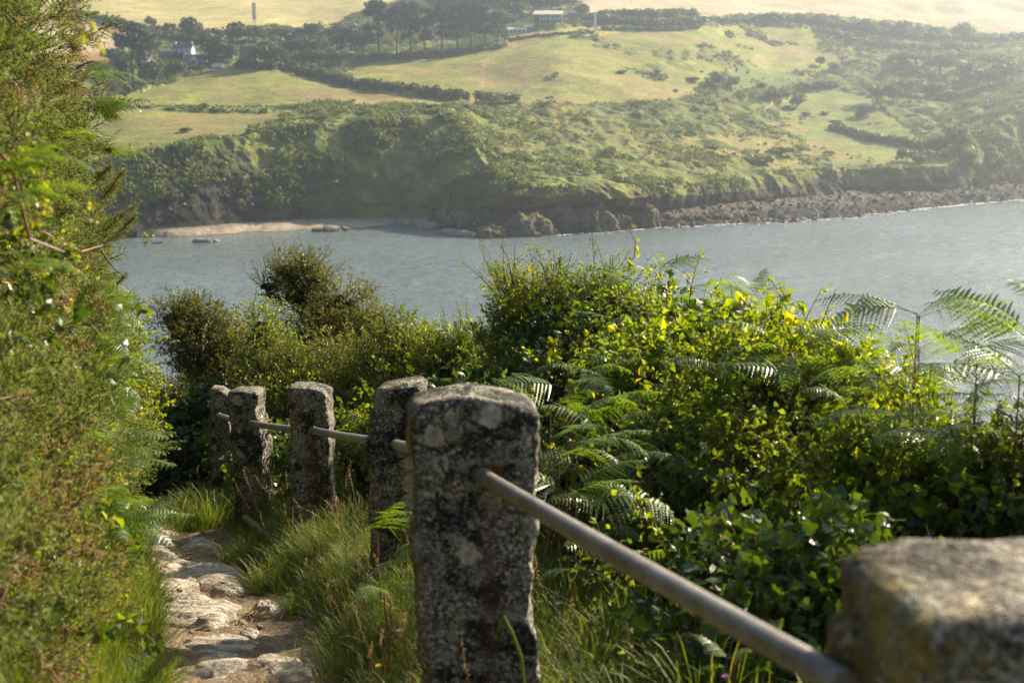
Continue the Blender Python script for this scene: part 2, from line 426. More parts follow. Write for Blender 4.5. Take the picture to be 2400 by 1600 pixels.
def pathmat():
    m, nt, out = newmat('path_earth')
    tc = N(nt, 'ShaderNodeTexCoord').outputs['Object']
    a = noise(nt, tc, 2.2, 6, .6); b = noise(nt, tc, 60, 4, .7); c = noise(nt, tc, 14, 5, .6)
    col = ramp(nt, a, [(.35, (.10, .072, .046)), (.5, (.175, .128, .082)), (.65, (.26, .195, .125))])
    col = mixc(nt, math_(nt, 'MULTIPLY', ramp(nt, b, [(.5, (0,) * 3), (.62, (1,) * 3)]), .6), col, (.42, .345, .24))
    col = mixc(nt, math_(nt, 'MULTIPLY', ramp(nt, c, [(.56, (0,) * 3), (.66, (1,) * 3)]), .6), col, (.10, .07, .045))
    nm = bump(nt, math_(nt, 'ADD', b, math_(nt, 'MULTIPLY', c, 2.0)), .8, .02)
    principled(nt, out, col, .92, .2, nm); return m
M['path'] = pathmat()
def slabmat():
    m, nt, out = newmat('path_rock')
    tc = N(nt, 'ShaderNodeTexCoord').outputs['Object']
    st = N(nt, 'ShaderNodeVectorMath', operation='MULTIPLY', inp={0: tc, 1: (1, 5, 5)}).outputs[0]
    a = noise(nt, st, 4, 7, .65, .4); b = noise(nt, tc, 45, 4, .6); c = noise(nt, tc, 7, 4, .6)
    col = ramp(nt, a, [(.3, (.17, .14, .11)), (.45, (.33, .28, .225)), (.6, (.50, .45, .37)), (.8, (.6, .55, .47))])
    col = mixc(nt, math_(nt, 'MULTIPLY', ramp(nt, c, [(.5, (0,) * 3), (.7, (1,) * 3)]), .45), col, (.27, .19, .11))
    nm = bump(nt, math_(nt, 'ADD', math_(nt, 'MULTIPLY', a, 2.5), b), .8, .02)
    principled(nt, out, col, .6, .4, nm); return m
M['slab'] = slabmat()
def soilmat():
    m, nt, out = newmat('soil')
    tc = N(nt, 'ShaderNodeTexCoord').outputs['Object']
    col = ramp(nt, noise(nt, tc, 5, 6, .65), [(.35, (.035, .04, .015)), (.52, (.06, .065, .022)), (.68, (.12, .085, .04))])
    principled(nt, out, col, .95, .1, bump(nt, noise(nt, tc, 25, 5), .8, .03)); return m
M['soil'] = soilmat()
def hillmat():
    m, nt, out = newmat('hillside')
    at = N(nt, 'ShaderNodeAttribute', attribute_name='tint').outputs['Color']
    tc = N(nt, 'ShaderNodeTexCoord').outputs['Object']
    f = noise(nt, tc, .35, 6, .7); g = noise(nt, tc, .05, 4, .6)
    k = math_(nt, 'ADD', math_(nt, 'MULTIPLY', f, .9), math_(nt, 'MULTIPLY', g, .5))
    col = mixc(nt, 1.0, at, ramp(nt, k, [(.5, (.62, .62, .6)), (.7, (1, 1, 1)), (.9, (1.45, 1.4, 1.3))]), 'MULTIPLY')
    principled(nt, out, col, .95, .08, bump(nt, f, .9, .6)); return m
M['hill'] = hillmat()
def watermat():
    m, nt, out = newmat('sea_water')
    tc = N(nt, 'ShaderNodeTexCoord').outputs['Object']
    sw = N(nt, 'ShaderNodeVectorMath', operation='MULTIPLY', inp={0: tc, 1: (.55, 1, 1)}).outputs[0]
    a = noise(nt, sw, .45, 6, .65, .3); b = noise(nt, sw, 2.4, 4, .6, .2); c = noise(nt, sw, .02, 3, .5)
    dd = math_(nt, 'ADD', math_(nt, 'MULTIPLY', a, 1.0), math_(nt, 'MULTIPLY', b, .3))
    amp = ramp(nt, c, [(.35, (.55,) * 3), (.65, (1,) * 3)])
    nm = bump(nt, math_(nt, 'MULTIPLY', dd, amp), 1.0, .75)
    col = ramp(nt, noise(nt, tc, .008, 4, .55), [(.35, (.125, .165, .165)), (.65, (.175, .225, .235))])
    p = principled(nt, out, col, .13, .5, nm); p.inputs['IOR'].default_value = 1.333
    return m
M['water'] = watermat()
def railmat(name, c0, c1, rust, metal=.5):
    m, nt, out = newmat(name)
    tc = N(nt, 'ShaderNodeTexCoord').outputs['Object']
    f = noise(nt, tc, 9, 6, .65); g = noise(nt, tc, 70, 3, .6)
    col = ramp(nt, f, [(.35, c0), (.65, c1)])
    col = mixc(nt, math_(nt, 'MULTIPLY', ramp(nt, g, [(.52, (0,) * 3), (.62, (1,) * 3)]), rust), col, (.14, .06, .025))
    col = mixc(nt, ramp(nt, noise(nt, tc, 4, 8, .7), [(.52, (0,) * 3), (.60, (.55,) * 3)]), col, (.12, .105, .08))
    principled(nt, out, col, .5, .5, bump(nt, g, .25, .002), metal); return m
M['rail'] = railmat('rail_steel', (.19, .175, .15), (.31, .29, .25), .35, .35)
M['rust'] = railmat('rail_rust', (.11, .045, .025), (.20, .09, .05), .6, .1)
M['hole'] = simple('hole_dark', (.01, .008, .007), .95, .05)
# ------------------------------------------------------------------ the far side of the bay, as one sheet of land
# per bearing: height-of-sight rows (picture row, distance) -> real heights
def YZ(py, z): return (H - z) / float(tdep(py))
def prof(px, water, back, mid, top, r5, r6, r7, r8, r9=(-60, 1450)):
    rows = [(YZ(water, 0) - 22, -5.0), (YZ(water, 0), 0.0), (YZ(*back), back[1])]
    for py, Y in (mid, top, r5, r6, r7, r8, r9): rows.append((Y, H - Y * float(tdep(py))))
    rows.append((1750, rows[-1][1] - 10))
    return px, rows
PROF = [
 prof(-500, 566, (535, 2.5), (455, 510), (385, 520), (320, 580), (258, 650), (175, 760), (0, 1150)),
 prof(250, 562, (543, 2.5), (455, 465), (376, 478), (320, 560), (255, 640), (190, 735), (0, 1150)),
 prof(350, 557, (538, 2.5), (445, 472), (358, 486), (310, 560), (255, 640), (195, 725), (0, 1150)),
 prof(450, 553, (532, 2.5), (435, 481), (342, 495), (300, 565), (255, 642), (172, 755), (0, 1150)),
 prof(600, 545, (520, 2.5), (415, 501), (314, 516), (300, 556), (254, 640), (162, 765), (0, 1150)),
 prof(720, 540, (513, 2.5), (410, 511), (300, 527), (266, 592), (252, 650), (185, 745), (0, 1150)),
 prof(850, 536, (510, 2.5), (400, 518), (290, 535), (258, 600), (246, 665), (165, 790), (0, 1100)),
 prof(950, 525, (508, 2.5), (395, 522), (275, 542), (256, 605), (240, 680), (150, 815), (0, 1080)),
 prof(1050, 540, (514, 3.5), (410, 514), (268, 548), (252, 612), (237, 695), (130, 833), (0, 1050)),
 prof(1090, 546, (512, 4), (425, 500), (300, 545), (254, 625), (238, 692), (124, 838), (0, 1042)),
 prof(1115, 549, (510, 4), (445, 492), (352, 520), (270, 615), (238, 692), (118, 840), (0, 1040)),
 prof(1150, 552, (506, 5), (452, 485), (402, 498), (300, 600), (238, 692), (112, 842), (0, 1035)),
 prof(1230, 552, (500, 6), (458, 482), (418, 492), (315, 596), (238, 690), (92, 850), (0, 1025)),
 prof(1310, 550, (480, 9), (458, 484), (431, 490), (330, 588), (240, 685), (76, 850), (0, 1020)),
 prof(1400, 546, (492, 6), (465, 484), (431, 494), (330, 598), (240, 700), (72, 870), (0, 1035)),
 prof(1550, 534, (497, 4), (462, 506), (430, 514), (330, 626), (240, 730), (70, 900), (0, 1060)),
 prof(1680, 529, (482, 3.5), (455, 545), (424, 551), (330, 650), (230, 775), (50, 960), (0, 1090)),
 prof(1800, 525, (470, 3), (441, 582), (415, 587), (330, 688), (220, 820), (55, 1000), (0, 1120)),
 prof(2000, 512, (452, 3), (425, 625), (398, 629), (330, 700), (220, 840), (72, 1020), (0, 1130)),
 prof(2160, 492, (450, 3), (420, 629), (391, 633), (312, 718), (210, 845), (80, 1035), (0, 1145)),
 prof(2225, 484, (448, 3), (418, 634), (390, 639), (300, 732), (200, 852), (85, 1040), (0, 1150)),
 prof(2285, 478, (440, 3), (385, 664), (320, 684), (252, 756), (180, 860), (86, 1040), (0, 1150)),
 prof(2400, 470, (428, 3), (335, 698), (250, 716), (205, 782), (150, 880), (88, 1040), (0, 1150)),
 prof(2560, 462, (420, 3), (310, 712), (215, 740), (175, 808), (130, 890), (80, 1045), (-20, 1170), (-70, 1450)),
 prof(2900, 455, (412, 3), (300, 735), (200, 770), (160, 830), (120, 900), (70, 1045), (-30, 1170), (-80, 1450)),
]
_px = np.array([p[0] for p in PROF], float)
_R = np.array([p[1] for p in PROF])                   # (cols, rows, 2) = Y, z
COLS = np.concatenate([np.linspace(-500, 230, 50, endpoint=False), np.linspace(230, 2420, 900), np.linspace(2440, 2900, 50)])
def rows_at(px):
    px = np.atleast_1d(px).astype(float)
    return np.stack([np.stack([np.interp(px, _px, _R[:, r, c]) for c in (0, 1)], -1) for r in range(_R.shape[1])], 1)
def colrows(px, sm=14.):
    k = [(-1.5, .12), (-.75, .23), (0, .3), (.75, .23), (1.5, .12)]
    return sum(w * rows_at(np.asarray(px, float) + o * sm) for o, w in k)
SEG = [10, 34, 46, 56, 84, 96, 100, 60, 16, 6]
def smooth_rows(RR):
    """(n, rows, 2) -> fine samples along each column; t = row parameter"""
    out = []; tt = []
    for r, n in enumerate(SEG):
        u = np.arange(n) / n
        a, b = RR[:, r], RR[:, r + 1]
        out.append(a[:, None] * (1 - u)[None, :, None] + b[:, None] * u[None, :, None]); tt.append(r + u)
    out.append(RR[:, -1][:, None]); tt.append(np.array([float(len(SEG))]))
    P = np.concatenate(out, 1); t = np.concatenate(tt)
    for _ in range(3):
        P[:, 1:-1] = .25 * P[:, :-2] + .5 * P[:, 1:-1] + .25 * P[:, 2:]
    return P, t
def to_world(px, Y, z):
    # px measured along the row through the point: x = (px-1200)/F * k  with k = depth / fy
    dep = (H - z) / np.maximum(Y, 1)
    a = np.tan(PITCH - np.arctan(dep))                  # (800-py)/F
    fy = math.cos(PITCH) + a * math.sin(PITCH)
    return (px - 1200.0) / F * Y / fy
def row_of(Y, z):
    return 800.0 - F * np.tan(PITCH - np.arctan((H - z) / np.maximum(Y, 1)))
PP, TT = smooth_rows(colrows(COLS))
GY, GZ = PP[..., 0], PP[..., 1]
GX = to_world(COLS[:, None], GY, GZ)
GPX = np.repeat(COLS[:, None], len(TT), 1); GPY = row_of(GY, GZ); GT = np.repeat(TT[None], len(COLS), 0)
W3 = np.stack([GX, GY, GZ], -1)

def poly_mask(poly, px, py):
    poly = np.array(poly, float); inside = np.zeros(px.shape, bool); n = len(poly)
    for i in range(n):
        x0, y0 = poly[i]; x1, y1 = poly[(i + 1) % n]
        c = ((y0 > py) != (y1 > py)) & (px < (x1 - x0) * (py - y0) / ((y1 - y0) if y1 != y0 else 1e-9) + x0)
        inside ^= c
    return inside
def line_dist(line, px, py, ys=1.0):
    d = np.full(px.shape, 1e9)
    for (x0, y0), (x1, y1) in zip(line[:-1], line[1:]):
        dx, dy = x1 - x0, (y1 - y0) * ys
        t = np.clip(((px - x0) * dx + (py - y0) * ys * dy) / (dx * dx + dy * dy), 0, 1)
        d = np.minimum(d, np.hypot(px - x0 - t * dx, (py - y0) * ys - t * dy))
    return d
wj = np.stack([fbm(W3 / 9, 3, 40), fbm(W3 / 9, 3, 50)], -1)
qx, qy = GPX + wj[..., 0] * 14, GPY + wj[..., 1] * 5        # ragged borders
A_FIELD1 = poly_mask([(200, 262), (265, 236), (330, 210), (430, 174), (500, 162), (570, 157), (640, 166), (700, 168), (800, 200), (960, 226), (1110, 243), (1160, 252), (900, 252), (700, 250), (265, 256)], qx, qy)
A_FIELD2 = poly_mask([(200, 262), (700, 257), (660, 285), (606, 309), (500, 328), (400, 345), (250, 372), (200, 385)], qx, qy)
A_SLOPE = poly_mask([(790, 178), (860, 150), (960, 146), (1080, 132), (1190, 112), (1200, 70), (1380, 60), (1640, 62), (1780, 56), (1900, 70), (1960, 120), (1980, 158), (1860, 168), (1700, 172), (1640, 215), (1560, 236), (1400, 238), (1260, 240), (1110, 238), (960, 212), (800, 182)], qx, qy)
A_MEAD = poly_mask([(1860, 222), (1950, 212), (2040, 235), (2110, 290), (2180, 340), (2232, 388), (2150, 392), (2050, 392), (1960, 384), (1900, 350), (1840, 300), (1820, 250)], qx, qy)
A_MEAD2 = poly_mask([(1640, 190), (1760, 160), (1900, 176), (1830, 210), (1740, 215)], qx, qy)
A_LAWN = poly_mask([(1190, 74), (1400, 56), (1500, 62), (1480, 72), (1380, 78), (1190, 92)], GPX, GPY)
A_GARD = poly_mask([(370, 88), (480, 90), (490, 130), (380, 132)], GPX, GPY)
A_TOP = poly_mask([(-600, -300), (3000, -300), (3000, 88), (2400, 82), (2250, 72), (2050, 56), (1900, 40), (1640, 34), (1380, 34), (1340, -10), (1000, -10), (930, 8), (830, 30), (790, 62), (700, 68), (620, 62), (480, 84), (400, 68), (320, 62), (150, 32), (-600, 0)], qx, qy)
A_PALE = poly_mask([(-600, 30), (155, 44), (295, 78), (285, 108), (270, 128), (-600, 150)], qx, qy)
A_ORANGE = poly_mask([(-600, 18), (155, 36), (330, 74), (296, 82), (155, 48), (-600, 30)], qx, qy) | poly_mask([(155, 124), (280, 110), (250, 150), (150, 160)], qx, qy)
n1 = fbm(W3 / np.array([28, 40, 28]), 4, 3); n2 = fbm(W3 / 6, 4, 9); n3 = fbm(W3 / np.array([60, 20, 20]), 3, 13); n4 = fbm(W3 / 2.2, 2, 23)
def C(*c): return np.array(c, float)
def lerp(a, b, t): return a + (b - a) * t[..., None]
tint = np.zeros(GPX.shape + (3,)) + C(.09, .115, .034)
tint = lerp(tint, C(.18, .20, .055), sst(-.35, .25, n2))
tint = lerp(tint, C(.21, .185, .06), sst(.1, .5, n1) * .7)
scrub = np.ones(GPX.shape)
def zone(mask, a, b, c=None, sc=0.0, nb=None):
    global tint, scrub
    col = lerp(np.zeros(GPX.shape + (3,)) + C(*a), C(*b), sst(-.35, .35, n2 if nb is None else nb))
    if c is not None: col = lerp(col, C(*c), sst(.0, .38, n1 * .6 + n3 * .7) * .8)
    tint = np.where(mask[..., None], col, tint); scrub = np.where(mask, sc, scrub)
zone(A_TOP, (.46, .40, .16), (.53, .46, .19), (.44, .39, .15), 0, n3)
zone(A_TOP & (GPX > 1340), (.42, .36, .22), (.48, .41, .26), None, 0, n3)
zone(A_PALE, (.48, .37, .21), (.54, .42, .25), None, 0)
zone(A_ORANGE, (.30, .17, .07), (.38, .22, .09), None, 0)
zone(A_GARD, (.26, .31, .05), (.32, .36, .07), None, .1)
zone(A_FIELD1, (.19, .20, .055), (.25, .26, .065), (.25, .195, .09), 0)
zone(A_FIELD2, (.18, .19, .055), (.235, .245, .065), (.24, .19, .085), 0)
zone(A_SLOPE, (.21, .215, .06), (.29, .295, .07), (.28, .215, .10), 0)
pat = sst(.16, .34, fbm(W3 / C(24, 30, 24), 4, 121))
scrub = np.where(A_SLOPE, pat * .8 * sst(1230, 1330, GPX), scrub); tint = np.where((A_SLOPE & (GPX > 1230))[..., None], lerp(tint, C(.12, .135, .04), pat * .7), tint)
zone(A_LAWN, (.33, .31, .08), (.38, .34, .10), None, 0)
zone(A_MEAD, (.15, .18, .05), (.205, .235, .06), (.25, .255, .075), .05)
zone(A_MEAD2, (.14, .19, .05), (.19, .23, .06), None, .1)
# bare orange banks among the scrub of the right-hand slope
dry = (GT > 4.05) & (GT < 6) & (GPX > 1600) & (GPX < 2000) & (GPY > 285) & (GPY < 405) & (n1 + n3 * .6 > .12)
zone(dry, (.22, .20, .06), (.28, .22, .08), None, .2)
# rock and shore
rocky = sst(-.25, .15, fbm(W3 * C(.05, .05, .16), 4, 61) + (3.15 - GT) * .55)
cliff = (GT >= 2) & (GT < 4.0)
rcol = lerp(np.zeros(GPX.shape + (3,)) + C(.030, .028, .026), C(.085, .074, .064), sst(-.3, .4, fbm(W3 * C(.12, .12, .5), 4, 71)))
right = sst(1480, 1560, GPX) * (1 - sst(2225, 2290, GPX)); head = sst(1120, 1200, GPX) * (1 - sst(1480, 1600, GPX))
left = 1 - sst(650, 900, GPX)
amt = np.where(cliff, np.clip(rocky * np.where(GT < 3, 1.0, .75) * (.18 + .75 * left + .8 * right + .8 * head), 0, 1), 0)
amt *= np.where(GT > 3.7, np.clip((4.0 - GT) / .3, 0, 1), 1)
tint = lerp(tint, lerp(rcol, C(.16, .12, .05), head * .5), amt); scrub = np.where(cliff, (1 - amt) * .9, scrub)
shore = GT < 2
beach = shore & (GPX > 318) & (GPX < 1000)
sc_ = lerp(np.zeros(GPX.shape + (3,)) + C(.022, .020, .017), C(.075, .065, .052), sst(-.3, .4, n4 * .8 + n2 * .5))
sc_ = sc_ * (.35 + .65 * sst(1.1, 1.5, GT + .3 * n2))[..., None] + lerp(np.zeros(GPX.shape + (3,)), C(.07, .06, .045), sst(1.3, 1.9, GT + .3 * n2))
tint = np.where(shore[..., None], sc_, tint); scrub = np.where(shore, 0, scrub)
sand = lerp(np.zeros(GPX.shape + (3,)) + C(.34, .28, .21), C(.22, .19, .155), sst(.5, 1.0, GT - 1))
tint = np.where(beach[..., None], lerp(sand, C(.10, .09, .07), sst(1.15, 1.02, GT)), tint)
# tracks
for line, w, cc in (([(604, 308), (640, 288), (698, 258)], 3.2, (.42, .32, .20)), ([(1206, 110), (1196, 124), (1150, 138), (1132, 160), (1128, 200), (1112, 226), (1104, 240)], 7, (.37, .27, .13)),
                    ([(1190, 88), (1270, 76), (1330, 70)], 2.5, (.42, .36, .26)), ([(1128, 175), (1180, 192), (1250, 208), (1262, 236)], 3.0, (.27, .22, .09)),
                    ([(265, 250), (330, 240), (460, 200), (560, 180)], 3.0, (.30, .23, .10)), ([(1795, 262), (1805, 250), (1812, 232), (1850, 220), (1950, 212)], 2.5, (.40, .32, .2))):
    k = 1 - sst(w * .5, w * 1.4, line_dist(line, GPX + wj[..., 0] * 5, GPY, 1.6)); tint = lerp(tint, C(*cc), k * .85); scrub = scrub * (1 - k)
# relief
rel = scrub * (fbm(W3 / 5.5, 4, 31) * 2.1 + 1.4 * ridged(W3 / 11, 2, 37)) + (1 - scrub) * fbm(W3 / 30, 3, 33) * .8 * (GT > 4)
hump = fbm(W3 / C(60, 90, 60), 3, 35) * 4.0 * sst(4.3, 5.2, GT)
edge = fbm(np.stack([GX / 13, GX * 0, GX * 0], -1), 3, 81) * 4.5 + ridged(np.stack([GX / 26, GZ / 26, GX * 0], -1), 3, 83) * 3.0 + fbm(W3 / C(4, 4, 8), 4, 85) * 3.0 + ridged(W3 / C(6, 6, 10), 4, 87) * 2.2
D = W3.copy()
cw = np.where((GT > 2) & (GT < 4.3), np.minimum(sst(2, 2.35, GT), 1 - sst(3.95, 4.3, GT)), 0)
D[..., 1] -= cw * edge * (.6 + .5 * head + .3 * right)
D[..., 2] += rel * np.where(GT > 2, 1, 0) * (1 - cw * .5) + hump
rk = fbm(W3 / 3.5, 4, 91) * 1.6 + ridged(W3 * C(.08, .22, .1), 4, 93) * 1.9 - .6
D[..., 2] += np.where(shore & ~beach, rk * sst(.95, 1.25, GT) * .9, 0)
D[..., 2] += np.where(beach, fbm(W3 / 14, 2, 94) * .15, 0)
D[..., 1] += np.where(shore, fbm(np.stack([GX / 9, GX * 0, GX * 0], -1), 4, 96) * 5.0 * (1 - sst(1.6, 2.0, GT)), 0)
hill = link('hillside', mesh_data('hillside', D.reshape(-1, 3), grid_faces(*GPX.shape), [M['hill']], None, {}, {'tint': np.concatenate([tint, np.ones(GPX.shape + (1,))], -1).reshape(-1, 4)}, smooth=True))
tag(hill, 'far side of the bay: cliffs, scrub, pasture and golden fields rising behind', kind='structure')

def on_land(px, py):
    """nearest surface point of the far land seen in direction px, py"""
    i = int(np.argmin(np.abs(COLS - px)))
    pyc = row_of(D[i, :, 1], D[i, :, 2])
    k = np.nonzero(pyc <= py)[0]
    j = int(k[0]) if len(k) else len(TT) - 1
    p = D[i, j]
    return np.array([to_world(px, p[1], p[2]), p[1], p[2]])

# sea
wy = np.concatenate([np.linspace(-300, 215, 24, endpoint=False), np.linspace(215, 640, 560), np.linspace(645, 1500, 24)])
wx = np.concatenate([np.linspace(-1400, -170, 24, endpoint=False), np.linspace(-170, 260, 520), np.linspace(265, 1800, 30)])
WX, WY = np.meshgrid(wx, wy, indexing='ij'); WQ = np.stack([WX, WY, WX * 0], -1)
gust = sst(-.35, .35, fbm(WQ / C(120, 45, 1), 3, 701))
WZ = (fbm(WQ / C(2.8, 4.5, 1), 3, 703) * .34 + fbm(WQ / C(14, 8, 1), 2, 707) * .24) * (.4 + .6 * gust)
sea = link('sea', mesh_data('sea', np.stack([WX, WY, WZ], -1).reshape(-1, 3), grid_faces(*WX.shape), [M['water']], smooth=True))
tag(sea, 'calm grey-blue water of the bay with small ripples', kind='structure')
# pale surf where the swell meets the rocks
fo = Acc(); rf = np.random.default_rng(5)
tp = T().add([[-1, 0, 0], [-.4, .45, 0], [.5, .35, 0], [1, -.05, 0], [.3, -.4, 0], [-.5, -.3, 0]], [[0, 2, 1], [0, 3, 2], [0, 4, 3], [0, 5, 4]], .5, 0).done()
fp = []; fs = []
for px in np.arange(1080, 2500, 1.6):
    if rf.random() < (.35 if px < 2150 else .7):
        i = int(np.argmin(np.abs(COLS - px))); z = D[i, :, 2]; j = int(np.argmax(z > -.05)); p = D[i, j]
        for q in range(rf.integers(1, 4)):
            fp.append([p[0] + rf.normal(0, 1), p[1] - abs(rf.normal(0, 2.2)) - .3, .22 + rf.random() * .02]); fs.append(rf.uniform(.25, 1.1) * (1.3 if px > 2100 else 1))
fp = np.array(fp); fs = np.array(fs)
V, Fc, R, Mi = inst(tp, fp, np.tile([0., 1, 0], (len(fp), 1)) + rf.normal(0, .15, (len(fp), 3)) * C(1, 1, 0), fs, rng=rf)
V[:, 2] = np.repeat(fp[:, 2], 6)
V[:, 1] = V[:, 1] * 1
M['foam'] = simple('foam', (.78, .78, .76), .8, .2)
tag(link('surf_foam', mesh_data('surf_foam', V, Fc, [M['foam']], Mi, {'rnd': R})), 'white surf along the foot of the rocks', 'surf', kind='stuff')

# ------------------------------------------------------------------ scrub carpet of the far slope
tri = T().add([[-.5, -.3, 0], [.5, -.3, 0], [0, .6, 0]], [[0, 1, 2]], .5, 0).done()
quadt = T().add([[-.5, -.35, 0], [.5, -.35, 0], [.4, .4, .1], [-.35, .45, -.1]], [[0, 1, 2], [0, 2, 3]], .5, 0).done()
def clumps(acc, P, R_, n, size, rng, flat=.75, up=.35):
    """round leafy clumps: n small faces over an uneven dome at every point of P with radius R_"""
    N_ = len(P)
    d = nrm(rng.normal(0, 1, (N_, n, 3))); d[..., 2] = np.abs(d[..., 2]) * 1.0 - .15
    rad = (R_[:, None] * (.72 + .34 * rng.random((N_, n))))[..., None]
    pos = (P[:, None] + d * rad * C(1, 1, flat)).reshape(-1, 3)
    D_ = nrm(rng.normal(0, 1, (N_ * n, 3)))
    nr = nrm(d.reshape(-1, 3) + rng.normal(0, .55, (N_ * n, 3)))
    Dd = np.cross(nr, D_)
    acc.inst(quadt, pos, Dd, (size * rng.uniform(.6, 1.3, N_ * n)), ref=nr, rnd=np.clip(np.repeat(rng.random(N_), n) * .7 + rng.random(N_ * n) * .3, 0, 1), rng=rng)
rs = np.random.default_rng(21)
open_ = sst(1150, 1400, GPX) * (GT > 4.1) * (1 - sst(2160, 2260, GPX)) * (GT < 6.6)
w = scrub * (1 - .6 * open_) * ((GT > 2.2) & (GT < 8.2) & (GPX > 180)) * np.clip(.30 - .22 * open_ + fbm(W3 / 16, 3, 99) * 2.0, 0, 1)
w = w * (1 - .45 * (GPX > 1900) * (GT > 4.5))
w = w * (1 + 1.6 * ((GPX < 1160) & (GT < 5.2)))
w = w * np.hypot(np.gradient(GX, axis=0), np.gradient(GY, axis=0)) * np.hypot(np.gradient(GY, axis=1), np.gradient(GZ, axis=1)) / 1.0
pr = (w / w.sum()).ravel()
ids = rs.choice(len(pr), 40000, p=pr)
P = D.reshape(-1, 3)[ids] + rs.normal(0, .5, (len(ids), 3)) * C(1, 1, 0)
ac = Acc(); clumps(ac, P, .45 + 2.6 * rs.random(len(P)) ** 2.4, 15, .8, rs)
tag(ac.build('scrub', [M['far_scrub']]), 'gorse and bramble scrub covering the cliff tops and slopes across the bay', 'scrub', kind='stuff')

# ------------------------------------------------------------------ trees, one built per kind, then copied
def crown_mesh(kind, seed):
    r = np.random.default_rng(seed); a = Acc(); blobs = []
    if kind == 'broad':
        for k in range(16):
            d = nrm(r.normal(0, 1, (1, 3)))[0]; q = r.random() ** .5 * .62
            blobs.append((C(d[0] * .40 * q * 1.6, d[1] * .40 * q * 1.6, .56 + d[2] * .30 * q * 1.4), r.uniform(.14, .25)))
    elif kind == 'pine':
        umb = seed == 104
        for k in range(20 if umb else 30):
            an = r.uniform(0, 6.28); q = r.random() ** .6; lv = r.choice([.90, .78, .66, .50, .36], p=[.26, .24, .2, .17, .13]) if not umb else r.choice([.90, .78, .66, .55], p=[.38, .3, .2, .12])
            rr = {.90: .24, .78: .40, .66: .42, .55: .28, .50: .40, .36: .36}[float(lv)]
            blobs.append((C(math.cos(an) * rr * q, math.sin(an) * rr * q, lv + r.normal(0, .02)), r.uniform(.10, .17)))
    else:
        for k in range(9):
            an = r.uniform(0, 6.28); q = r.random() ** .6 * .34
            blobs.append((C(math.cos(an) * q, math.sin(an) * q, r.uniform(.28, .68)), r.uniform(.2, .3)))
    B = np.array([b[0] for b in blobs]); Rr = np.array([b[1] for b in blobs])
    n = {'broad': 62, 'pine': 58, 'bush': 60}[kind]
    N_ = len(B); d = nrm(r.normal(0, 1, (N_, n, 3)))
    pos = (B[:, None] + d * (Rr[:, None] * (.55 + .55 * r.random((N_, n))))[..., None] * C(1, 1, .5 if kind == 'pine' else .85)).reshape(-1, 3)
    nr = nrm(d.reshape(-1, 3) + r.normal(0, .6, (N_ * n, 3)))
    a.inst(quadt, pos, np.cross(nr, nrm(r.normal(0, 1, (N_ * n, 3)))), {'broad': .075, 'pine': .055, 'bush': .12}[kind] * r.uniform(.6, 1.3, N_ * n), ref=nr, rnd=np.clip(np.repeat(r.random(N_), n) * .6 + r.random(N_ * n) * .4, 0, 1), rng=r)
    V, Fc, R, Mi = [np.concatenate([x[i] for x in a.a]) for i in range(4)]
    return mesh_data('crown', V, Fc, [M[{'pine': 'far_pine', 'broad': 'far_leaf', 'bush': 'far_scrub'}[kind]]], Mi, {'rnd': R}), B
def trunk_mesh(kind, seed, B):
    r = np.random.default_rng(seed); mb = MB(); top = {'pine': .8, 'broad': .5, 'bush': .4}[kind]; w = {'pine': .028, 'broad': .025, 'bush': .03}[kind]
    pts = [(0, 0, -.06)]; x = y = 0
    for k in range(1, 7):
        x += r.normal(0, .012); y += r.normal(0, .012); pts.append((x, y, top * k / 6))
    mb.tube(pts, [w * (1.25 - .12 * k) for k in range(7)], 6)
    for b in B[r.choice(len(B), min(8, len(B)), replace=False)]:
        k = r.integers(3, 6); p = Vector(pts[k]); q = Vector(b); m = (p + q) / 2 + Vector((0, 0, -.03))
        mb.tube([p, m, q], [w * .55, w * .4, w * .2], 4)
    o = mb.build('trunk', M['bark']); me = o.data; bpy.data.objects.remove(o); return me
KINDS = {}
for kd, nvar in (('broad', 5), ('pine', 4), ('bush', 5)):
    for v in range(nvar):
        cm, B = crown_mesh(kd, 100 + v * 7 + len(kd)); KINDS.setdefault(kd, []).append((cm, trunk_mesh(kd, 200 + v, B)))
tree_n = {'broad': 0, 'pine': 0, 'bush': 0}
TREENAME = {'broad': ('round_tree', 'tree'), 'pine': ('pine_tree', 'tree'), 'bush': ('shrub', 'shrub')}
def tree(kind, px, py, h, w, label, group):
    p = on_land(px, py); Y = p[1]; hm = h * m_per_px(Y) * 1.0; wm = w * m_per_px(Y)
    cm, tm = KINDS[kind][tree_n[kind] % len(KINDS[kind])]; tree_n[kind] += 1
    base_w = {'broad': .70, 'pine': .84, 'bush': .82}[kind]
    o = empty(TREENAME[kind][0], p + C(0, 0, -.2), label=label, cat=TREENAME[kind][1], group=group)
    s = (wm / base_w, wm / base_w, hm * (1.14 if kind != 'bush' else 1.15)); rz = (tree_n[kind] * 2.4) % 6.28
    for nm, me in (('crown', cm), ('trunk', tm)):
        c = link(nm, me, o); c.scale = s; c.rotation_euler = (0, 0, rz)
    return o

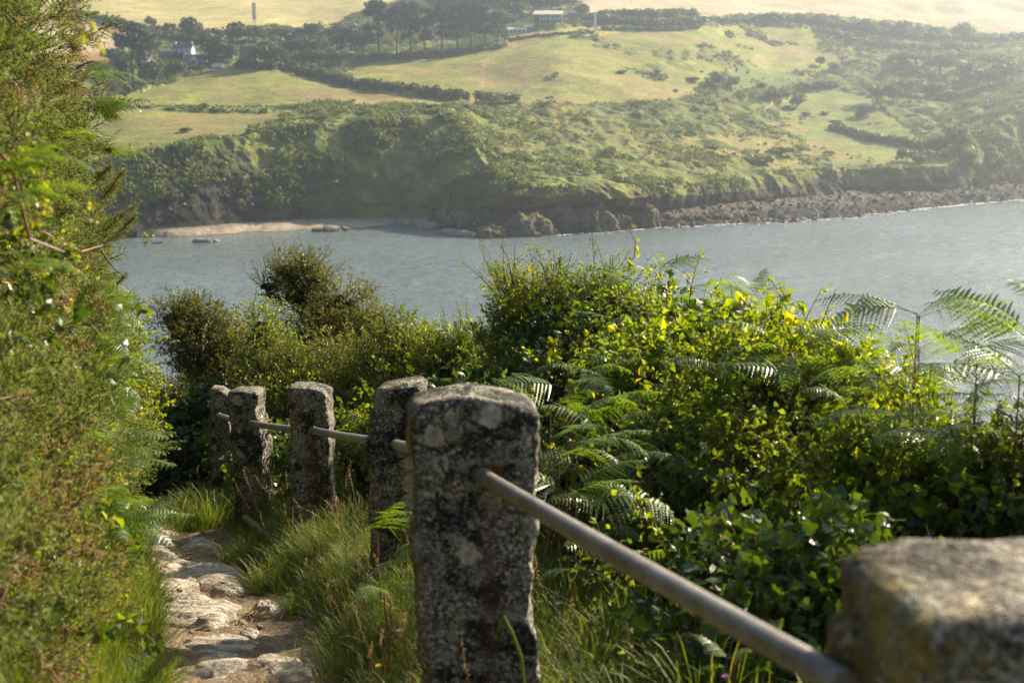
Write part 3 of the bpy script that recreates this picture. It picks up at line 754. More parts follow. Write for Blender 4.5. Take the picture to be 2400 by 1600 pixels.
bm = bmesh.new(); bmesh.ops.create_icosphere(bm, subdivisions=2, radius=1.0)
_rv = np.array([v.co[:] for v in bm.verts]); _rf = np.array([[v.index for v in f.verts] for f in bm.faces]); bm.free()
rt = []
for k in range(5):
    d_ = 1 + .45 * fbm(_rv * 1.3, 3, 800 + k) + .25 * ridged(_rv * 1.5, 2, 810 + k); t_ = T(); t_.add(_rv * d_[:, None] * C(2.1, .75, .42), _rf, .5, 0); rt.append(t_.done())
ro_ = np.random.default_rng(66); ids = []
wr = ((GT > 1.0) & (GT < 2.25) & (GPX > 995)).astype(float) * np.abs(np.gradient(GX, axis=0)) * np.hypot(np.gradient(GY, axis=1), np.gradient(GZ, axis=1)) * (.35 + .65 * (np.abs(GT - 1.05) < .08) + .2)
pr = (wr / wr.sum()).ravel(); ids = ro_.choice(len(pr), 4200, p=pr); P = D.reshape(-1, 3)[ids]
ac = Acc(); pk = ro_.integers(0, 5, len(P)); sz = .25 + 1.0 * ro_.random(len(P)) ** 4
for k in range(5):
    m = pk == k; n_ = m.sum()
    V_, F_, R_, M_ = inst(rt[k], P[m] * 1.0, np.tile([1., 0, 0], (n_, 1)) + ro_.normal(0, .35, (n_, 3)) * C(1, 1, .5), sz[m], roll=ro_.normal(0, .35, n_), rng=ro_); ac.add(V_, F_, R_, M_)
M['shore_rock'] = simple('shore_rock', (.028, .024, .020), .75, .35, .5, .45, .3)
tag(ac.build('foreshore_rocks', [M['shore_rock']]), 'dark jagged rocks covering the foreshore across the bay', 'rocks', kind='stuff')
# ------------------------------------------------------------------ individual trees and shrubs across the bay
GH = 'trees round the hamlet across the bay'; GP = 'pines of the clifftop grove'; GF = 'shrubs dotted over the far slopes'; GT_ = 'trees along the ridge'
FAR_TREES = [
 ('pine', 312, 207, 132, 92, 'tall umbrella pine standing before the hamlet', GH),
 ('broad', 353, 78, 33, 20, 'narrow round tree at the lower edge of the golden field', GH),
 ('broad', 371, 86, 24, 14, 'small round tree just right of the narrow one by the golden field', GH),
 ('broad', 390, 90, 34, 16, 'slim pointed tree between two small ones by the golden field', GH),
 ('broad', 407, 88, 27, 15, 'thin pale tree against the golden field', GH),
 ('broad', 451, 102, 60, 42, 'large oval tree standing out against the golden field', GH),
 ('broad', 480, 106, 34, 24, 'low tree leaning on the large oval one', GH),
 ('broad', 506, 99, 32, 34, 'broad tree between the large oval one and the tall mast', GH),
 ('broad', 504, 150, 64, 62, 'big dull green tree right of the white gabled house', GH),
 ('broad', 541, 148, 46, 28, 'tree filling the gap left of the stone tower', GH),
 ('broad', 350, 140, 62, 52, 'rounded tree growing behind the umbrella pine', GH),
 ('broad', 268, 162, 42, 40, 'leafy tree left of the umbrella pine, by the pale field', GH),
 ('broad', 234, 176, 32, 36, 'tree half hidden behind the gorse below the pale field', GH),
 ('pine', 286, 212, 60, 34, 'smaller pine under the left side of the umbrella pine', GH),
 ('pine', 336, 205, 62, 34, 'smaller pine just right of the umbrella pine trunk', GH),
 ('broad', 360, 198, 54, 42, 'bushy tree below the umbrella pine, lit on top', GH),
 ('broad', 412, 186, 42, 44, 'domed tree below and left of the white gabled house', GH),
 ('broad', 437, 180, 22, 18, 'dark hedge tree under the left corner of the white gabled house', GH),
 ('broad', 453, 176, 20, 20, 'small hedge tree under the middle of the white gabled house', GH),
 ('broad', 471, 172, 20, 22, 'small hedge tree under the right corner of the white gabled house', GH),
 ('broad', 414, 147, 17, 26, 'pale green tree in front of the slate-roofed cottage', GH),
 ('broad', 450, 131, 14, 14, 'dark little tree behind the white gabled house', GH),
 ('broad', 501, 154, 24, 28, 'low bush tree beside the white gabled house', GH),
 ('broad', 532, 156, 20, 22, 'low bush tree beside the pale shed roof', GH),
 ('broad', 269, 234, 34, 34, 'shady bush at the lower left edge of the wooded corner', GH),
 ('broad', 304, 224, 24, 32, 'shady bush under the umbrella pine trunk', GH),
 ('broad', 328, 216, 20, 24, 'last low bush at the field edge under the pines', GH),
 ('broad', 560, 111, 52, 54, 'wide dark tree behind the stone tower', GH),
 ('broad', 594, 100, 38, 26, 'dark tree at the foot of the tall mast', GH),
 ('broad', 617, 104, 32, 30, 'tree just right of the mast foot', GH),
 ('broad', 636, 88, 20, 18, 'small dark treetop breaking the golden field edge', GH),
 ('broad', 658, 100, 30, 38, 'flat topped tree along the golden field edge', GH),
 ('broad', 627, 162, 64, 62, 'big rounded tree right of the stone tower', GH),
 ('broad', 682, 142, 46, 42, 'rounded tree right of the big one by the tower', GH),
 ('broad', 731, 143, 58, 52, 'tall bushy tree in the middle of the wood', GH),
 ('broad', 697, 94, 22, 42, 'low tree row end beside the golden field', GH),
 ('broad', 730, 97, 40, 46, 'broad crown reaching up to the golden field', GH),
 ('broad', 757, 132, 42, 34, 'tree above the glimpse of a pale roof', GH),
 ('broad', 732, 160, 38, 60, 'wide tree at the lower edge of the wood', GH),
 ('broad', 775, 160, 24, 38, 'low tree at the lower edge of the wood by the pale roof', GH),
 ('broad', 798, 88, 34, 46, 'pale crowned tree left of the pine grove', GH),
 ('broad', 822, 124, 58, 54, 'light green tree touching the first grove pine', GH),
 ('broad', 790, 120, 40, 44, 'dull tree between the wood and the grove', GH),
 ('broad', 852, 130, 56, 52, 'leafy tree low beside the first grove pine', GH),
 ('pine', 888, 128, 108, 70, 'first large pine of the grove, standing a little apart', GP),
 ('pine', 930, 132, 96, 56, 'pine second from the open end of the grove', GP),
 ('pine', 962, 130, 104, 56, 'tall dark pine in the thick of the grove', GP),
 ('pine', 996, 126, 92, 50, 'dark pine with a low crown in mid grove', GP),
 ('pine', 1036, 122, 96, 60, 'broad pine in mid grove', GP),
 ('pine', 1072, 117, 90, 54, 'pine with a bare leaning trunk in the grove', GP),
 ('pine', 1104, 112, 90, 64, 'wide flat topped pine near the bungalow end of the grove', GP),
 ('pine', 1136, 107, 80, 60, 'lit pine second from the bungalow', GP),
 ('pine', 1166, 102, 62, 52, 'last pine of the grove, next to the bungalow', GP),
 ('broad', 943, 34, 34, 46, 'pale tree above the grove by the golden field', GT_),
 ('broad', 984, 36, 26, 36, 'small pale tree on the skyline of the grove', GT_),
 ('broad', 1035, 36, 52, 66, 'large misty tree above the middle of the grove', GT_),
 ('broad', 1085, 34, 50, 60, 'misty tree above the grove, second of the row', GT_),
 ('broad', 1128, 40, 52, 60, 'misty tree above the lit end of the grove', GT_),
 ('broad', 1168, 42, 60, 50, 'tall dark tree behind the last grove pine', GT_),
 ('broad', 1206, 55, 60, 56, 'dark tree standing left of the timber house', GT_),
 ('broad', 1250, 34, 52, 52, 'dark tree rising behind the timber house', GT_),
 ('broad', 1292, 30, 44, 46, 'dark tree behind the right half of the timber house', GT_),
 ('broad', 1331, 26, 34, 32, 'tree at the end of the dark row behind the timber house', GT_),
 ('broad', 1358, 40, 30, 38, 'rounded tree beside the small brown hut', GT_),
 ('broad', 1380, 70, 16, 20, 'round bush at the foot of the white marker', GF),
 ('broad', 1620, 44, 15, 36, 'tree clump closing the lawn hedge', GT_),
 ('broad', 2025, 80, 34, 46, 'misty tree first of the ridge thicket', GT_),
 ('broad', 2073, 82, 34, 24, 'narrow misty tree in the ridge thicket', GT_),
 ('broad', 2106, 90, 40, 48, 'broad misty tree in the ridge thicket', GT_),
 ('broad', 2146, 90, 28, 32, 'low misty tree in the ridge thicket', GT_),
 ('broad', 2190, 86, 22, 36, 'last misty tree of the ridge thicket', GT_),
 ('broad', 2257, 99, 44, 40, 'tallest tree on the hazy ridge', GT_),
 ('broad', 2247, 132, 36, 72, 'wide dark bush just below the tallest ridge tree', GT_),
 ('broad', 2340, 110, 26, 40, 'hazy bush on the ridge near its right end', GT_),
 ('bush', 1675, 203, 34, 48, 'large dark bush at the top of the steep scrub', GF),
 ('bush', 1714, 206, 28, 38, 'dark bush just right of the largest one on the slope', GF),
 ('broad', 1922, 155, 22, 24, 'dark round bush on the crest of the pale meadow', GF),
 ('bush', 1956, 168, 20, 26, 'dark bush right of the round one on the crest', GF),
 ('bush', 1789, 208, 14, 26, 'dark bush above the gully track', GF),
 ('bush', 1866, 253, 30, 38, 'bushy thicket at the upper corner of the green meadow', GF),
 ('bush', 1843, 258, 12, 16, 'small ball of bush beside the meadow thicket', GF),
 ('broad', 2056, 243, 40, 48, 'dark tree on the upper edge of the green meadow', GF),
 ('broad', 2091, 243, 46, 38, 'taller dark tree paired with one on the meadow edge', GF),
 ('bush', 2032, 270, 28, 42, 'brown dead looking bush inside the green meadow', GF),
 ('bush', 2015, 275, 14, 16, 'small brown bush next to the dead looking one', GF),
 ('bush', 1790, 385, 24, 80, 'long dark bush low on the slope above the cliff', GF),
 ('bush', 1828, 366, 22, 62, 'dark bush above the long one by the cliff', GF),
 ('bush', 1692, 376, 14, 20, 'small dark bush on the dry bank, right of a pair', GF),
 ('bush', 1665, 368, 14, 22, 'small dark bush on the dry bank, left of a pair', GF),
 ('bush', 2124, 379, 34, 38, 'green bush at the low corner of the meadow', GF),
 ('bush', 2158, 382, 20, 38, 'flat bush at the low corner of the meadow by the cliff edge', GF),
 ('bush', 436, 309, 11, 28, 'lone dark bush in the middle of the lower field', GF),
 ('bush', 480, 250, 10, 16, 'dark knob of bush on the hedge bank between the fields', GF),
 ('bush', 2110, 152, 28, 50, 'hazy bush above the big thickets', GF),
 ('broad', 2146, 155, 34, 74, 'hazy round thicket at the top of the bushy slope', GF),
 ('broad', 2205, 175, 44, 70, 'hazy thicket second down the bushy slope', GF),
 ('broad', 2262, 200, 50, 66, 'hazy thicket with a lit rounded top in the bushy slope', GF),
 ('broad', 2318, 205, 44, 60, 'hazy thicket toward the corner of the bushy slope', GF),
 ('broad', 2370, 190, 44, 60, 'hazy thicket last along the bushy slope', GF),
 ('broad', 2330, 160, 34, 66, 'hazy thicket above the last ones of the bushy slope', GF),
 ('bush', 2135, 210, 30, 60, 'shrub bank above the meadow, first part', GF),
 ('bush', 2185, 226, 32, 64, 'shrub bank above the meadow, second part', GF),
 ('bush', 2225, 236, 24, 50, 'shrub bank above the meadow, last part', GF),
 ('bush', 2245, 350, 60, 60, 'big bush hanging on the steep right cliff, upper', GF),
 ('bush', 2270, 400, 60, 60, 'big bush near the foot of the steep right cliff', GF),
 ('bush', 2330, 410, 56, 60, 'rounded bush low on the shaded right cliff', GF),
 ('bush', 2195, 360, 40, 60, 'bush spilling over the cliff edge beyond the meadow', GF),
 ('bush', 1128, 240, 26, 36, 'dark gorse clump beside the gap in the long hedge', GF),
 ('bush', 1155, 244, 30, 50, 'dark gorse clump right of the hedge gap', GF),
 ('bush', 1195, 243, 24, 60, 'low dark gorse clump trailing from the hedge gap', GF),
 ('bush', 1040, 290, 30, 44, 'pale lit bush at the head of the shaded gully', GF),
]
for a in FAR_TREES: tree(*a)
# scattered small shrubs on the open slope: things nothing tells apart
rr = np.random.default_rng(77); cnt = 0
for k in range(400):
    px = rr.uniform(1230, 2160); py = rr.uniform(75, 385)
    i = int(np.argmin(np.abs(COLS - px))); j = int(np.argmin(np.abs(GPY[i] - py) + (GT[i] < 4) * 1e3))
    if not (A_SLOPE[i, j] or A_MEAD[i, j] or dry[i, j]) or rr.random() < .35: continue
    if fbm(W3[i, j][None] / 40, 2, 5)[0] < -.05: continue
    h = rr.uniform(3.5, 12) * (1 + (py > 300) * .4); cnt += 1
    tree('bush', px, py, h, h * rr.uniform(1.4, 4.0), 'low dark shrub dotted on the open grass slope across the bay', GF)
    if cnt > 16: break

# hedges: long leafy banks following a line over the land
def hedge(line, h, wm, label, n_per_m=2.2, name='hedge'):
    r = np.random.default_rng(int(line[0][0])); P = []
    for (x0, y0), (x1, y1) in zip(line[:-1], line[1:]):
        a, b = on_land(x0, y0), on_land(x1, y1); L = np.linalg.norm(b - a); n = max(2, int(L * n_per_m))
        for u in (np.arange(n) + r.random(n)) / n:
            p = on_land(x0 + (x1 - x0) * u, y0 + (y1 - y0) * u)
            P.append(p + np.array([r.normal(0, wm * .3), r.normal(0, wm * .35), r.uniform(.0, .55) * h]))
    P = np.array(P); a = Acc(); clumps(a, P, r.uniform(.35, .62, len(P)) * h, 24, .26 * h + .15, r, .9)
    return tag(a.build(name, [M['far_leaf']]), label, 'hedge', 'field hedges across the bay')
hedge([(690, 172), (740, 182), (800, 198), (880, 208), (960, 218), (1030, 226), (1096, 234)], 4.6, 3, 'long thick dark hedge dividing the lit slope from the field below the wood')
hedge([(255, 254), (400, 251), (480, 251), (600, 252), (705, 253), (900, 254), (1000, 252), (1150, 250)], 1.0, 1.2, 'thin hedge bank between the two pasture fields', 1.2)
hedge([(150, 36), (200, 42), (250, 52), (300, 64), (330, 70), (360, 82)], 4.2, 3, 'hedge running down between the golden and the pale field')
hedge([(330, 86), (400, 92), (470, 104), (540, 106)], 4.5, 4, 'hedge line of bushes under the golden field')
hedge([(640, 104), (700, 100), (780, 92), (830, 80)], 5, 4, 'shrubby belt joining the treetops under the golden field')
hedge([(560, 160), (640, 164), (700, 168), (760, 166)], 4, 3, 'shadowed hedge at the foot of the wood')
hedge([(1375, 50), (1450, 56), (1500, 60), (1560, 62), (1640, 58)], 5, 6, 'deep hedge behind the lawn of the timber house')
hedge([(1400, 42), (1480, 42), (1560, 40), (1620, 38)], 5, 5, 'upper hedge along the tan field beyond the lawn')
hedge([(1410, 72), (1500, 72), (1580, 72), (1640, 68)], 2.6, 2, 'row of clipped bushes below the lawn')
hedge([(1645, 50), (1700, 52), (1775, 54)], 2.6, 2, 'thin hedge between the slope and the tan field')
hedge([(1780, 52), (1830, 50), (1900, 56), (1960, 58)], 6, 6, 'tall thicket hedge where the tan field begins')
hedge([(1960, 62), (2060, 82), (2160, 92), (2260, 98), (2420, 92)], 5, 10, 'hazy hedge along the lower edge of the tan field')
hedge([(1930, 76), (1990, 96), (2080, 112), (2200, 118)], 4, 14, 'band of hazy bushes below the ridge thicket')
hedge([(840, 140), (920, 140), (1000, 136), (1100, 124), (1180, 112)], 3, 5, 'shadowed undergrowth below the pine grove')
hedge([(1950, 305), (1985, 312), (2040, 330), (2120, 340), (2170, 350)], 4, 3, 'dark hedge crossing the green meadow')
hedge([(1800, 232), (1850, 222), (1900, 208), (1960, 206)], 4, 3, 'hedge lining the sunken track at the head of the meadow')
hedge([(1190, 98), (1260, 88), (1330, 82), (1390, 80)], 2.2, 2, 'rough bank of bushes below the bungalow lawn')

# ------------------------------------------------------------------ buildings
M['white_wall'] = simple('white_render', (.62, .66, .70), .85, .2, 1.5, .08)
M['slate'] = simple('slate_roof', (.13, .125, .13), .75, .3, 2.5, .3)
M['brown_tile'] = simple('brown_tile', (.20, .15, .11), .8, .3, 2.5, .3)
M['stone_wall'] = simple('tower_stone', (.20, .19, .17), .9, .2, 1.2, .3, .1)
M['glass'] = simple('window_glass', (.04, .06, .065), .12, .6)
M['timber'] = simple('timber_cladding', (.14, .11, .085), .8, .2, 3, .3)
M['pale_roof'] = simple('pale_roof', (.60, .53, .44), .6, .3, 2, .1)
M['teal'] = simple('balcony_glass', (.22, .40, .42), .15, .6)
M['white_paint'] = simple('white_paint', (.8, .8, .8), .5, .4)
def gable(mb_roof, x0, x1, y0, y1, z, h, axis='x', ov=.35, th=.18):
    if axis == 'x':
        ym = (y0 + y1) / 2
        for s, ye in ((1, y0 - ov), (-1, y1 + ov)):
            zz = z - ov * h / (ym - y0)
            mb_roof.add([(x0 - ov, ye, zz), (x1 + ov, ye, zz), (x1 + ov, ym, z + h), (x0 - ov, ym, z + h), (x0 - ov, ye, zz + th), (x1 + ov, ye, zz + th), (x1 + ov, ym, z + h + th), (x0 - ov, ym, z + h + th)],
                        [(0, 1, 2, 3), (4, 7, 6, 5), (0, 4, 5, 1), (1, 5, 6, 2), (2, 6, 7, 3), (3, 7, 4, 0)])
    else:
        xm = (x0 + x1) / 2
        for xe in (x0 - ov, x1 + ov):
            zz = z - ov * h / (xm - x0)
            mb_roof.add([(xe, y0 - ov, zz), (xe, y1 + ov, zz), (xm, y1 + ov, z + h), (xm, y0 - ov, z + h), (xe, y0 - ov, zz + th), (xe, y1 + ov, zz + th), (xm, y1 + ov, z + h + th), (xm, y0 - ov, z + h + th)],
                        [(0, 1, 2, 3), (4, 7, 6, 5), (0, 4, 5, 1), (1, 5, 6, 2), (2, 6, 7, 3), (3, 7, 4, 0)])
def gwall(mb, x0, x1, y0, y1, z0, z, h, axis):
    mb.box(x0, x1, y0, y1, z0, z)
    if axis == 'x':
        ym = (y0 + y1) / 2
        for xa, xb in ((x0, x0 + .3), (x1 - .3, x1)): mb.add([(xa, y0, z), (xa, y1, z), (xa, ym, z + h), (xb, y0, z), (xb, y1, z), (xb, ym, z + h)], [(0, 1, 2), (3, 5, 4), (0, 3, 4, 1), (1, 4, 5, 2), (2, 5, 3, 0)])
    else:
        xm = (x0 + x1) / 2
        for ya, yb in ((y0, y0 + .3), (y1 - .3, y1)): mb.add([(x0, ya, z), (x1, ya, z), (xm, ya, z + h), (x0, yb, z), (x1, yb, z), (xm, yb, z + h)], [(0, 1, 2), (3, 5, 4), (0, 3, 4, 1), (1, 4, 5, 2), (2, 5, 3, 0)])
def window(root, x, y, z, w, h, n=2):
    mb = MB(); mb.box(x - w / 2 - .1, x + w / 2 + .1, y - .07, y + .02, z - .1, z + h + .1); f = mb.build('window', M['white_paint'], root)
    g = MB(); d = w / n
    for k in range(n): g.box(x - w / 2 + k * d + .04, x - w / 2 + (k + 1) * d - .04, y - .10, y - .06, z, z + h)
    g.build('pane', M['glass'], f)
# white gabled house
p = on_land(457, 156); k = m_per_px(p[1]); zb = H - p[1] * float(tdep(154)); p[2] = min(p[2], zb)
hs = empty('gabled_house', p, .12, 'white house with a front gable and slate roof among the hamlet trees', 'house')
wl = MB(); gwall(wl, -6.3, 6.3, 0, 6.5, -2, 3.2, 2.6, 'x'); gwall(wl, -3.0, 2.0, -1.6, 1.6, -2, 3.0, 2.9, 'y'); wl.build('wall', M['white_wall'], hs)
rf_ = MB(); gable(rf_, -6.3, 6.3, 0, 6.5, 3.2, 2.6, 'x'); gable(rf_, -3.0, 2.0, -1.6, 3.4, 3.0, 2.9, 'y'); ro = rf_.build('roof', M['slate'], hs)
c = MB(); c.box(-6.2, -5.4, 2.9, 3.6, 5.0, 6.9); c.build('chimney', M['white_wall'], ro)
for x, y, z, w in ((-.5, -1.6, .9, 1.5), (-4.6, 0, 1.0, 1.2), (3.2, 0, 1.0, 1.3), (5.1, 0, 1.0, 1.3)): window(hs, x, y, z, w, 1.4)
# cottage behind with two chimneys
p = on_land(427, 140); p[2] += 3.0
ct = empty('cottage', p, -.15, 'slate-roofed cottage with a chimney at each end behind the gabled house', 'house')
wl = MB(); gwall(wl, -5.5, 5.5, 0, 6, -5, 2.6, 2.4, 'x'); wl.build('wall', M['white_wall'], ct)
rf_ = MB(); gable(rf_, -5.5, 5.5, 0, 6, 2.6, 2.4, 'x'); ro = rf_.build('roof', M['slate'], ct)
for x in (-5.2, 4.4): c = MB(); c.box(x, x + .9, 2.6, 3.4, 4.4, 6.3); c.build('chimney', M['white_wall'], ro)
for x in (-3, 0, 3): window(ct, x, 0, .6, 1.1, 1.3)
# low brown roofed barn left of the cottage, white house behind the pine, pale roof glimpses
def small_house(px, py, w, d, h, rh, rot, wm_, rm_, name, label, sink=2, lift=0.0):
    p = on_land(px, py); p[2] += lift; o = empty(name, p, rot, label, 'house' if 'house' in name else 'building')
    wl = MB(); gwall(wl, -w / 2, w / 2, 0, d, -sink - lift, h, rh, 'x'); wl.build('wall', wm_, o)
    q = MB(); gable(q, -w / 2, w / 2, 0, d, h, rh, 'x'); q.build('roof', rm_, o)
    for x in (-w / 4, w / 4): window(o, x, 0, h * .35, min(1.2, w / 6), h * .4)
small_house(389, 139, 6.5, 5, 2.2, 1.8, .4, M['stone_wall'], M['brown_tile'], 'barn', 'low barn with a brown tiled roof left of the cottage', 3, 2.0)
small_house(334, 156, 7, 6, 2.6, 2.0, -.3, M['white_wall'], M['pale_roof'], 'white_house', 'white house glimpsed behind the trunk of the umbrella pine', 3, 0)
small_house(765, 138, 6, 5, 2.6, 1.8, .1, M['white_wall'], M['slate'], 'white_house', 'pale blue-white house just showing through the wood', 3, 0)
small_house(508, 162, 6.0, 4, .8, 1.4, -.2, M['stone_wall'], M['pale_roof'], 'shed', 'pale-roofed shed at the field edge right of the gabled house', 2, 0)
# old square stone tower
p = on_land(583, 158); 
tw = empty('stone_tower', p, .25, 'square grey stone church tower half hidden by trees', 'tower')
mb = MB(); mb.box(-4.1, 4.1, 0, 8, -3, 9.0); mb.box(-4.35, 4.35, -.25, 8.25, 5.8, 6.1); mb.build('wall', M['stone_wall'], tw)
mb = MB(); mb.box(-4.3, 4.3, -.2, .3, 9.0, 9.7); mb.box(-4.3, 4.3, 7.7, 8.2, 9.0, 9.7); mb.box(-4.3, -3.8, .3, 7.7, 9.0, 9.7); mb.box(3.8, 4.3, .3, 7.7, 9.0, 9.7)
for k in range(6): mb.box(-4.3 + k * 1.55, -3.5 + k * 1.55, -.2, .3, 9.7, 10.3)
mb.build('parapet', M['stone_wall'], tw)
mb = MB(); mb.box(-.6, .6, -.06, .2, 3.2, 5.2); mb.build('window', M['glass'], tw)
mb = MB(); mb.tube([(-.2, 4, 9), (-.2, 4, 16)], .09, 6); mb.build('flagpole', M['white_paint'], tw)
# timber house with balcony
p = on_land(1284, 60); 
th_ = empty('timber_house', p, -.12, 'two-storey timber house with pale roof and glass balcony above the lawn', 'house')
mb = MB(); mb.box(-8.6, 8.2, 0, 8, -2, 5.2); mb.build('wall', M['timber'], th_)
mb = MB(); mb.add([(-9.3, -1.6, 5.25), (9.0, -1.6, 5.25), (9.0, 8.6, 7.9), (-9.3, 8.6, 7.9), (-9.3, -1.6, 5.55), (9.0, -1.6, 5.55), (9.0, 8.6, 8.2), (-9.3, 8.6, 8.2)], [(0, 1, 2, 3), (4, 7, 6, 5), (0, 4, 5, 1), (1, 5, 6, 2), (2, 6, 7, 3), (3, 7, 4, 0)]); mb.build('roof', M['pale_roof'], th_)
for x in (-3, -.2, 2.6, 5.4): window(th_, x, 0, 3.0, 2.4, 1.9)
for x in (-2, 2.2, 5.6): window(th_, x, 0, .2, 1.8, 1.7)
mb = MB(); mb.box(-5, 9.0, -1.5, 0, 2.35, 2.6); mb.build('balcony_floor', M['white_paint'], th_)
mb = MB(); mb.box(-5, 9.0, -1.5, -1.44, 2.62, 3.6); mb.build('balcony_glass', M['teal'], th_)
for x in (-4.9, 2, 8.9): mb = MB(); mb.tube([(x, -1.4, -1), (x, -1.4, 5.3)], .1, 6); mb.build('post', M['white_paint'], th_)
# bungalow
p = on_land(1217, 80); 
bg = empty('bungalow', p, .1, 'low pale-roofed bungalow beside the pine grove', 'house')
mb = MB(); mb.box(-6.5, 4.5, 0, 6, -2, 2.5); mb.build('wall', M['white_wall'], bg)
mb = MB(); mb.box(4.6, 9.6, .6, 5.5, -2, 2.7); mb.build('annexe_wall', M['timber'], bg)
rf_ = MB(); gable(rf_, -6.5, 4.5, 0, 6, 2.5, 1.2, 'x', .8); ro = rf_.build('roof', M['pale_roof'], bg)
rf_ = MB(); gable(rf_, 4.6, 9.6, .6, 5.5, 2.7, 1.3, 'x', .3); rf_.build('annexe_roof', M['brown_tile'], bg)
for x in (-5, -2.4, .2, 2.8): window(bg, x, 0, .5, 1.9, 1.5)
for x in (6, 8): window(bg, x, .6, .5, 1.0, 1.4)
# brown hut
p = on_land(1344, 52)
ht = empty('hut', p, 0, 'small dark brown hut with a pale pointed roof beside the trees', 'hut')
mb = MB(); mb.box(-1.9, 1.9, 0, 3.6, -2, 5.0); mb.build('wall', M['timber'], ht)
mb = MB(); mb.add([(-2.3, -.4, 5.0), (2.3, -.4, 5.0), (2.3, 4, 5.0), (-2.3, 4, 5.0), (0, 1.8, 6.9)], [(0, 3, 2, 1), (0, 1, 4), (1, 2, 4), (2, 3, 4), (3, 0, 4)]); mb.build('roof', M['pale_roof'], ht)
# tall white boards on lattice masts (leading marks)
def daymark(px, py, h, bw, b0, name, label):
    p = on_land(px, py); o = empty(name, p, 0, label, 'mast', 'white leading marks on the hill')
    mb = MB()
    for x, y in ((-bw / 2, 0), (bw / 2, 0), (0, 1.6)): mb.tube([(x, y * 1.6, -1.5), (x, y * .4 + .1, h)], .09, 5)
    for k in range(int(h / 1.2)):
        z = k * 1.2; mb.tube([(-bw / 2, .1, z), (bw / 2, .1, z + 1.2)], .05, 4); mb.tube([(bw / 2, .1, z), (0, 1.6 * 1.4, z + 1.2)], .05, 4)
    mb.build('lattice_mast', M['stone_wall'], o)
    mb = MB(); n = 7; s = (h - b0) / n
    for k in range(n): mb.box(-bw / 2, bw / 2, -.12, -.04, b0 + k * s + .04, b0 + (k + 1) * s - .04)
    mb.build('white_board', M['white_paint'], o)
    mb = MB(); mb.box(-bw / 2 - .18, -bw / 2 - .02, -.14, .05, b0, h); mb.box(bw / 2 + .02, bw / 2 + .3, -.14, .05, b0, h); mb.build('edge_board', M['slate'], o)
p0 = on_land(597, 96); kk = m_per_px(p0[1])
daymark(597, 96, 84 * kk, 6.5 * kk, 46 * kk, 'leading_mark', 'tall white leading mark standing out against the golden field')
daymark(1395, 76, 43 * m_per_px(on_land(1395, 76)[1]), 5 * kk, 3 * kk, 'leading_mark', 'white leading mark on the lawn edge right of the timber house')
# walker in the lower field
def far_walker():
    p = on_land(305, 346); o = empty('person', p, .4, 'distant walker in dark clothes crossing the lower field', 'person')
    me = bpy.data.meshes.new('body')
    vs = [(0, 0, .95), (0, 0, 1.2), (0, .02, 1.45), (0, .02, 1.55), (0, .0, 1.68), (.1, 0, .9), (.12, .12, .5), (.13, .2, .06), (-.1, 0, .9), (-.11, -.12, .5), (-.12, -.2, .08), (.2, .02, 1.42), (.27, -.06, 1.12), (.26, .06, .88), (-.2, .02, 1.42), (-.27, .08, 1.12), (-.25, .2, .9)]
    es = [(0, 1), (1, 2), (2, 3), (3, 4), (0, 5), (5, 6), (6, 7), (0, 8), (8, 9), (9, 10), (2, 11), (11, 12), (12, 13), (2, 14), (14, 15), (15, 16)]
    me.from_pydata(vs, es, []); b = link('body', me, o); me.materials.append(M['slate'])
    b.modifiers.new('skin', 'SKIN'); rad = [.14, .15, .16, .06, .10, .1, .075, .05, .1, .075, .05, .07, .05, .035, .07, .05, .035]
    for v, r_ in zip(me.skin_vertices[0].data, rad): v.radius = (r_, r_ * .85)
    me.skin_vertices[0].data[0].use_root = True
far_walker()
# stones lying on the beach
M['beach_stone'] = simple('beach_stone', (.20, .18, .155), .9, .2, 2, .3, .05)
def rock_mesh(seed, n=3):
    bm = bmesh.new(); bmesh.ops.create_icosphere(bm, subdivisions=n, radius=1.0)
    P_ = np.array([v.co[:] for v in bm.verts]); d = 1 + .38 * fbm(P_ * 1.1, 3, seed) + .12 * ridged(P_ * 2.6, 2, seed + 5)
    for v, k in zip(bm.verts, d): v.co *= float(k)
    me = bpy.data.meshes.new('rock'); bm.to_mesh(me); bm.free(); me.materials.append(M['beach_stone'])
    return me
RK = [rock_mesh(s) for s in (3, 14, 25)]
STN = [(400, 543, 1.5, 'grey boulder at the left of the beach, first of a pair'), (418, 543, 1.1, 'grey boulder at the left of the beach, second of a pair'),
       (742, 537, 1.3, 'dark rock on the tideline of the beach'), (775, 536, 2.2, 'wide dark rock at the water edge in mid beach'), (808, 535, 1.3, 'low rock just right of the widest one on the tideline'),
       (480, 566, 2.2, 'dark rock awash off the beach'), (505, 565, 1.3, 'small rock awash beside the larger one off the beach'), (372, 568, 1.2, 'rock awash nearest the gorse'), (1000, 531, 3.5, 'rock at the end of the beach under the cliff'),
       (1085, 552, 3.4, 'dark reef rock standing out in the water'), (1110, 553, 2.2, 'low tip of the reef rock in the water'), (1050, 546, 3, 'reef rock joining the shore')]
for n_, (px, py, r_, lb) in enumerate(STN):
    z = .2 if py > 545 else .9; Y = YZ(py, z); x = to_world(px, np.array(Y), np.array(z))
    o = link('shore_rock', RK[n_ % 3], None, (float(x), Y, z - .1), (0, 0, n_ * 1.3), (r_ * 1.5, r_, r_ * .55)); tag(o, lb, 'rock', 'rocks along the far beach')
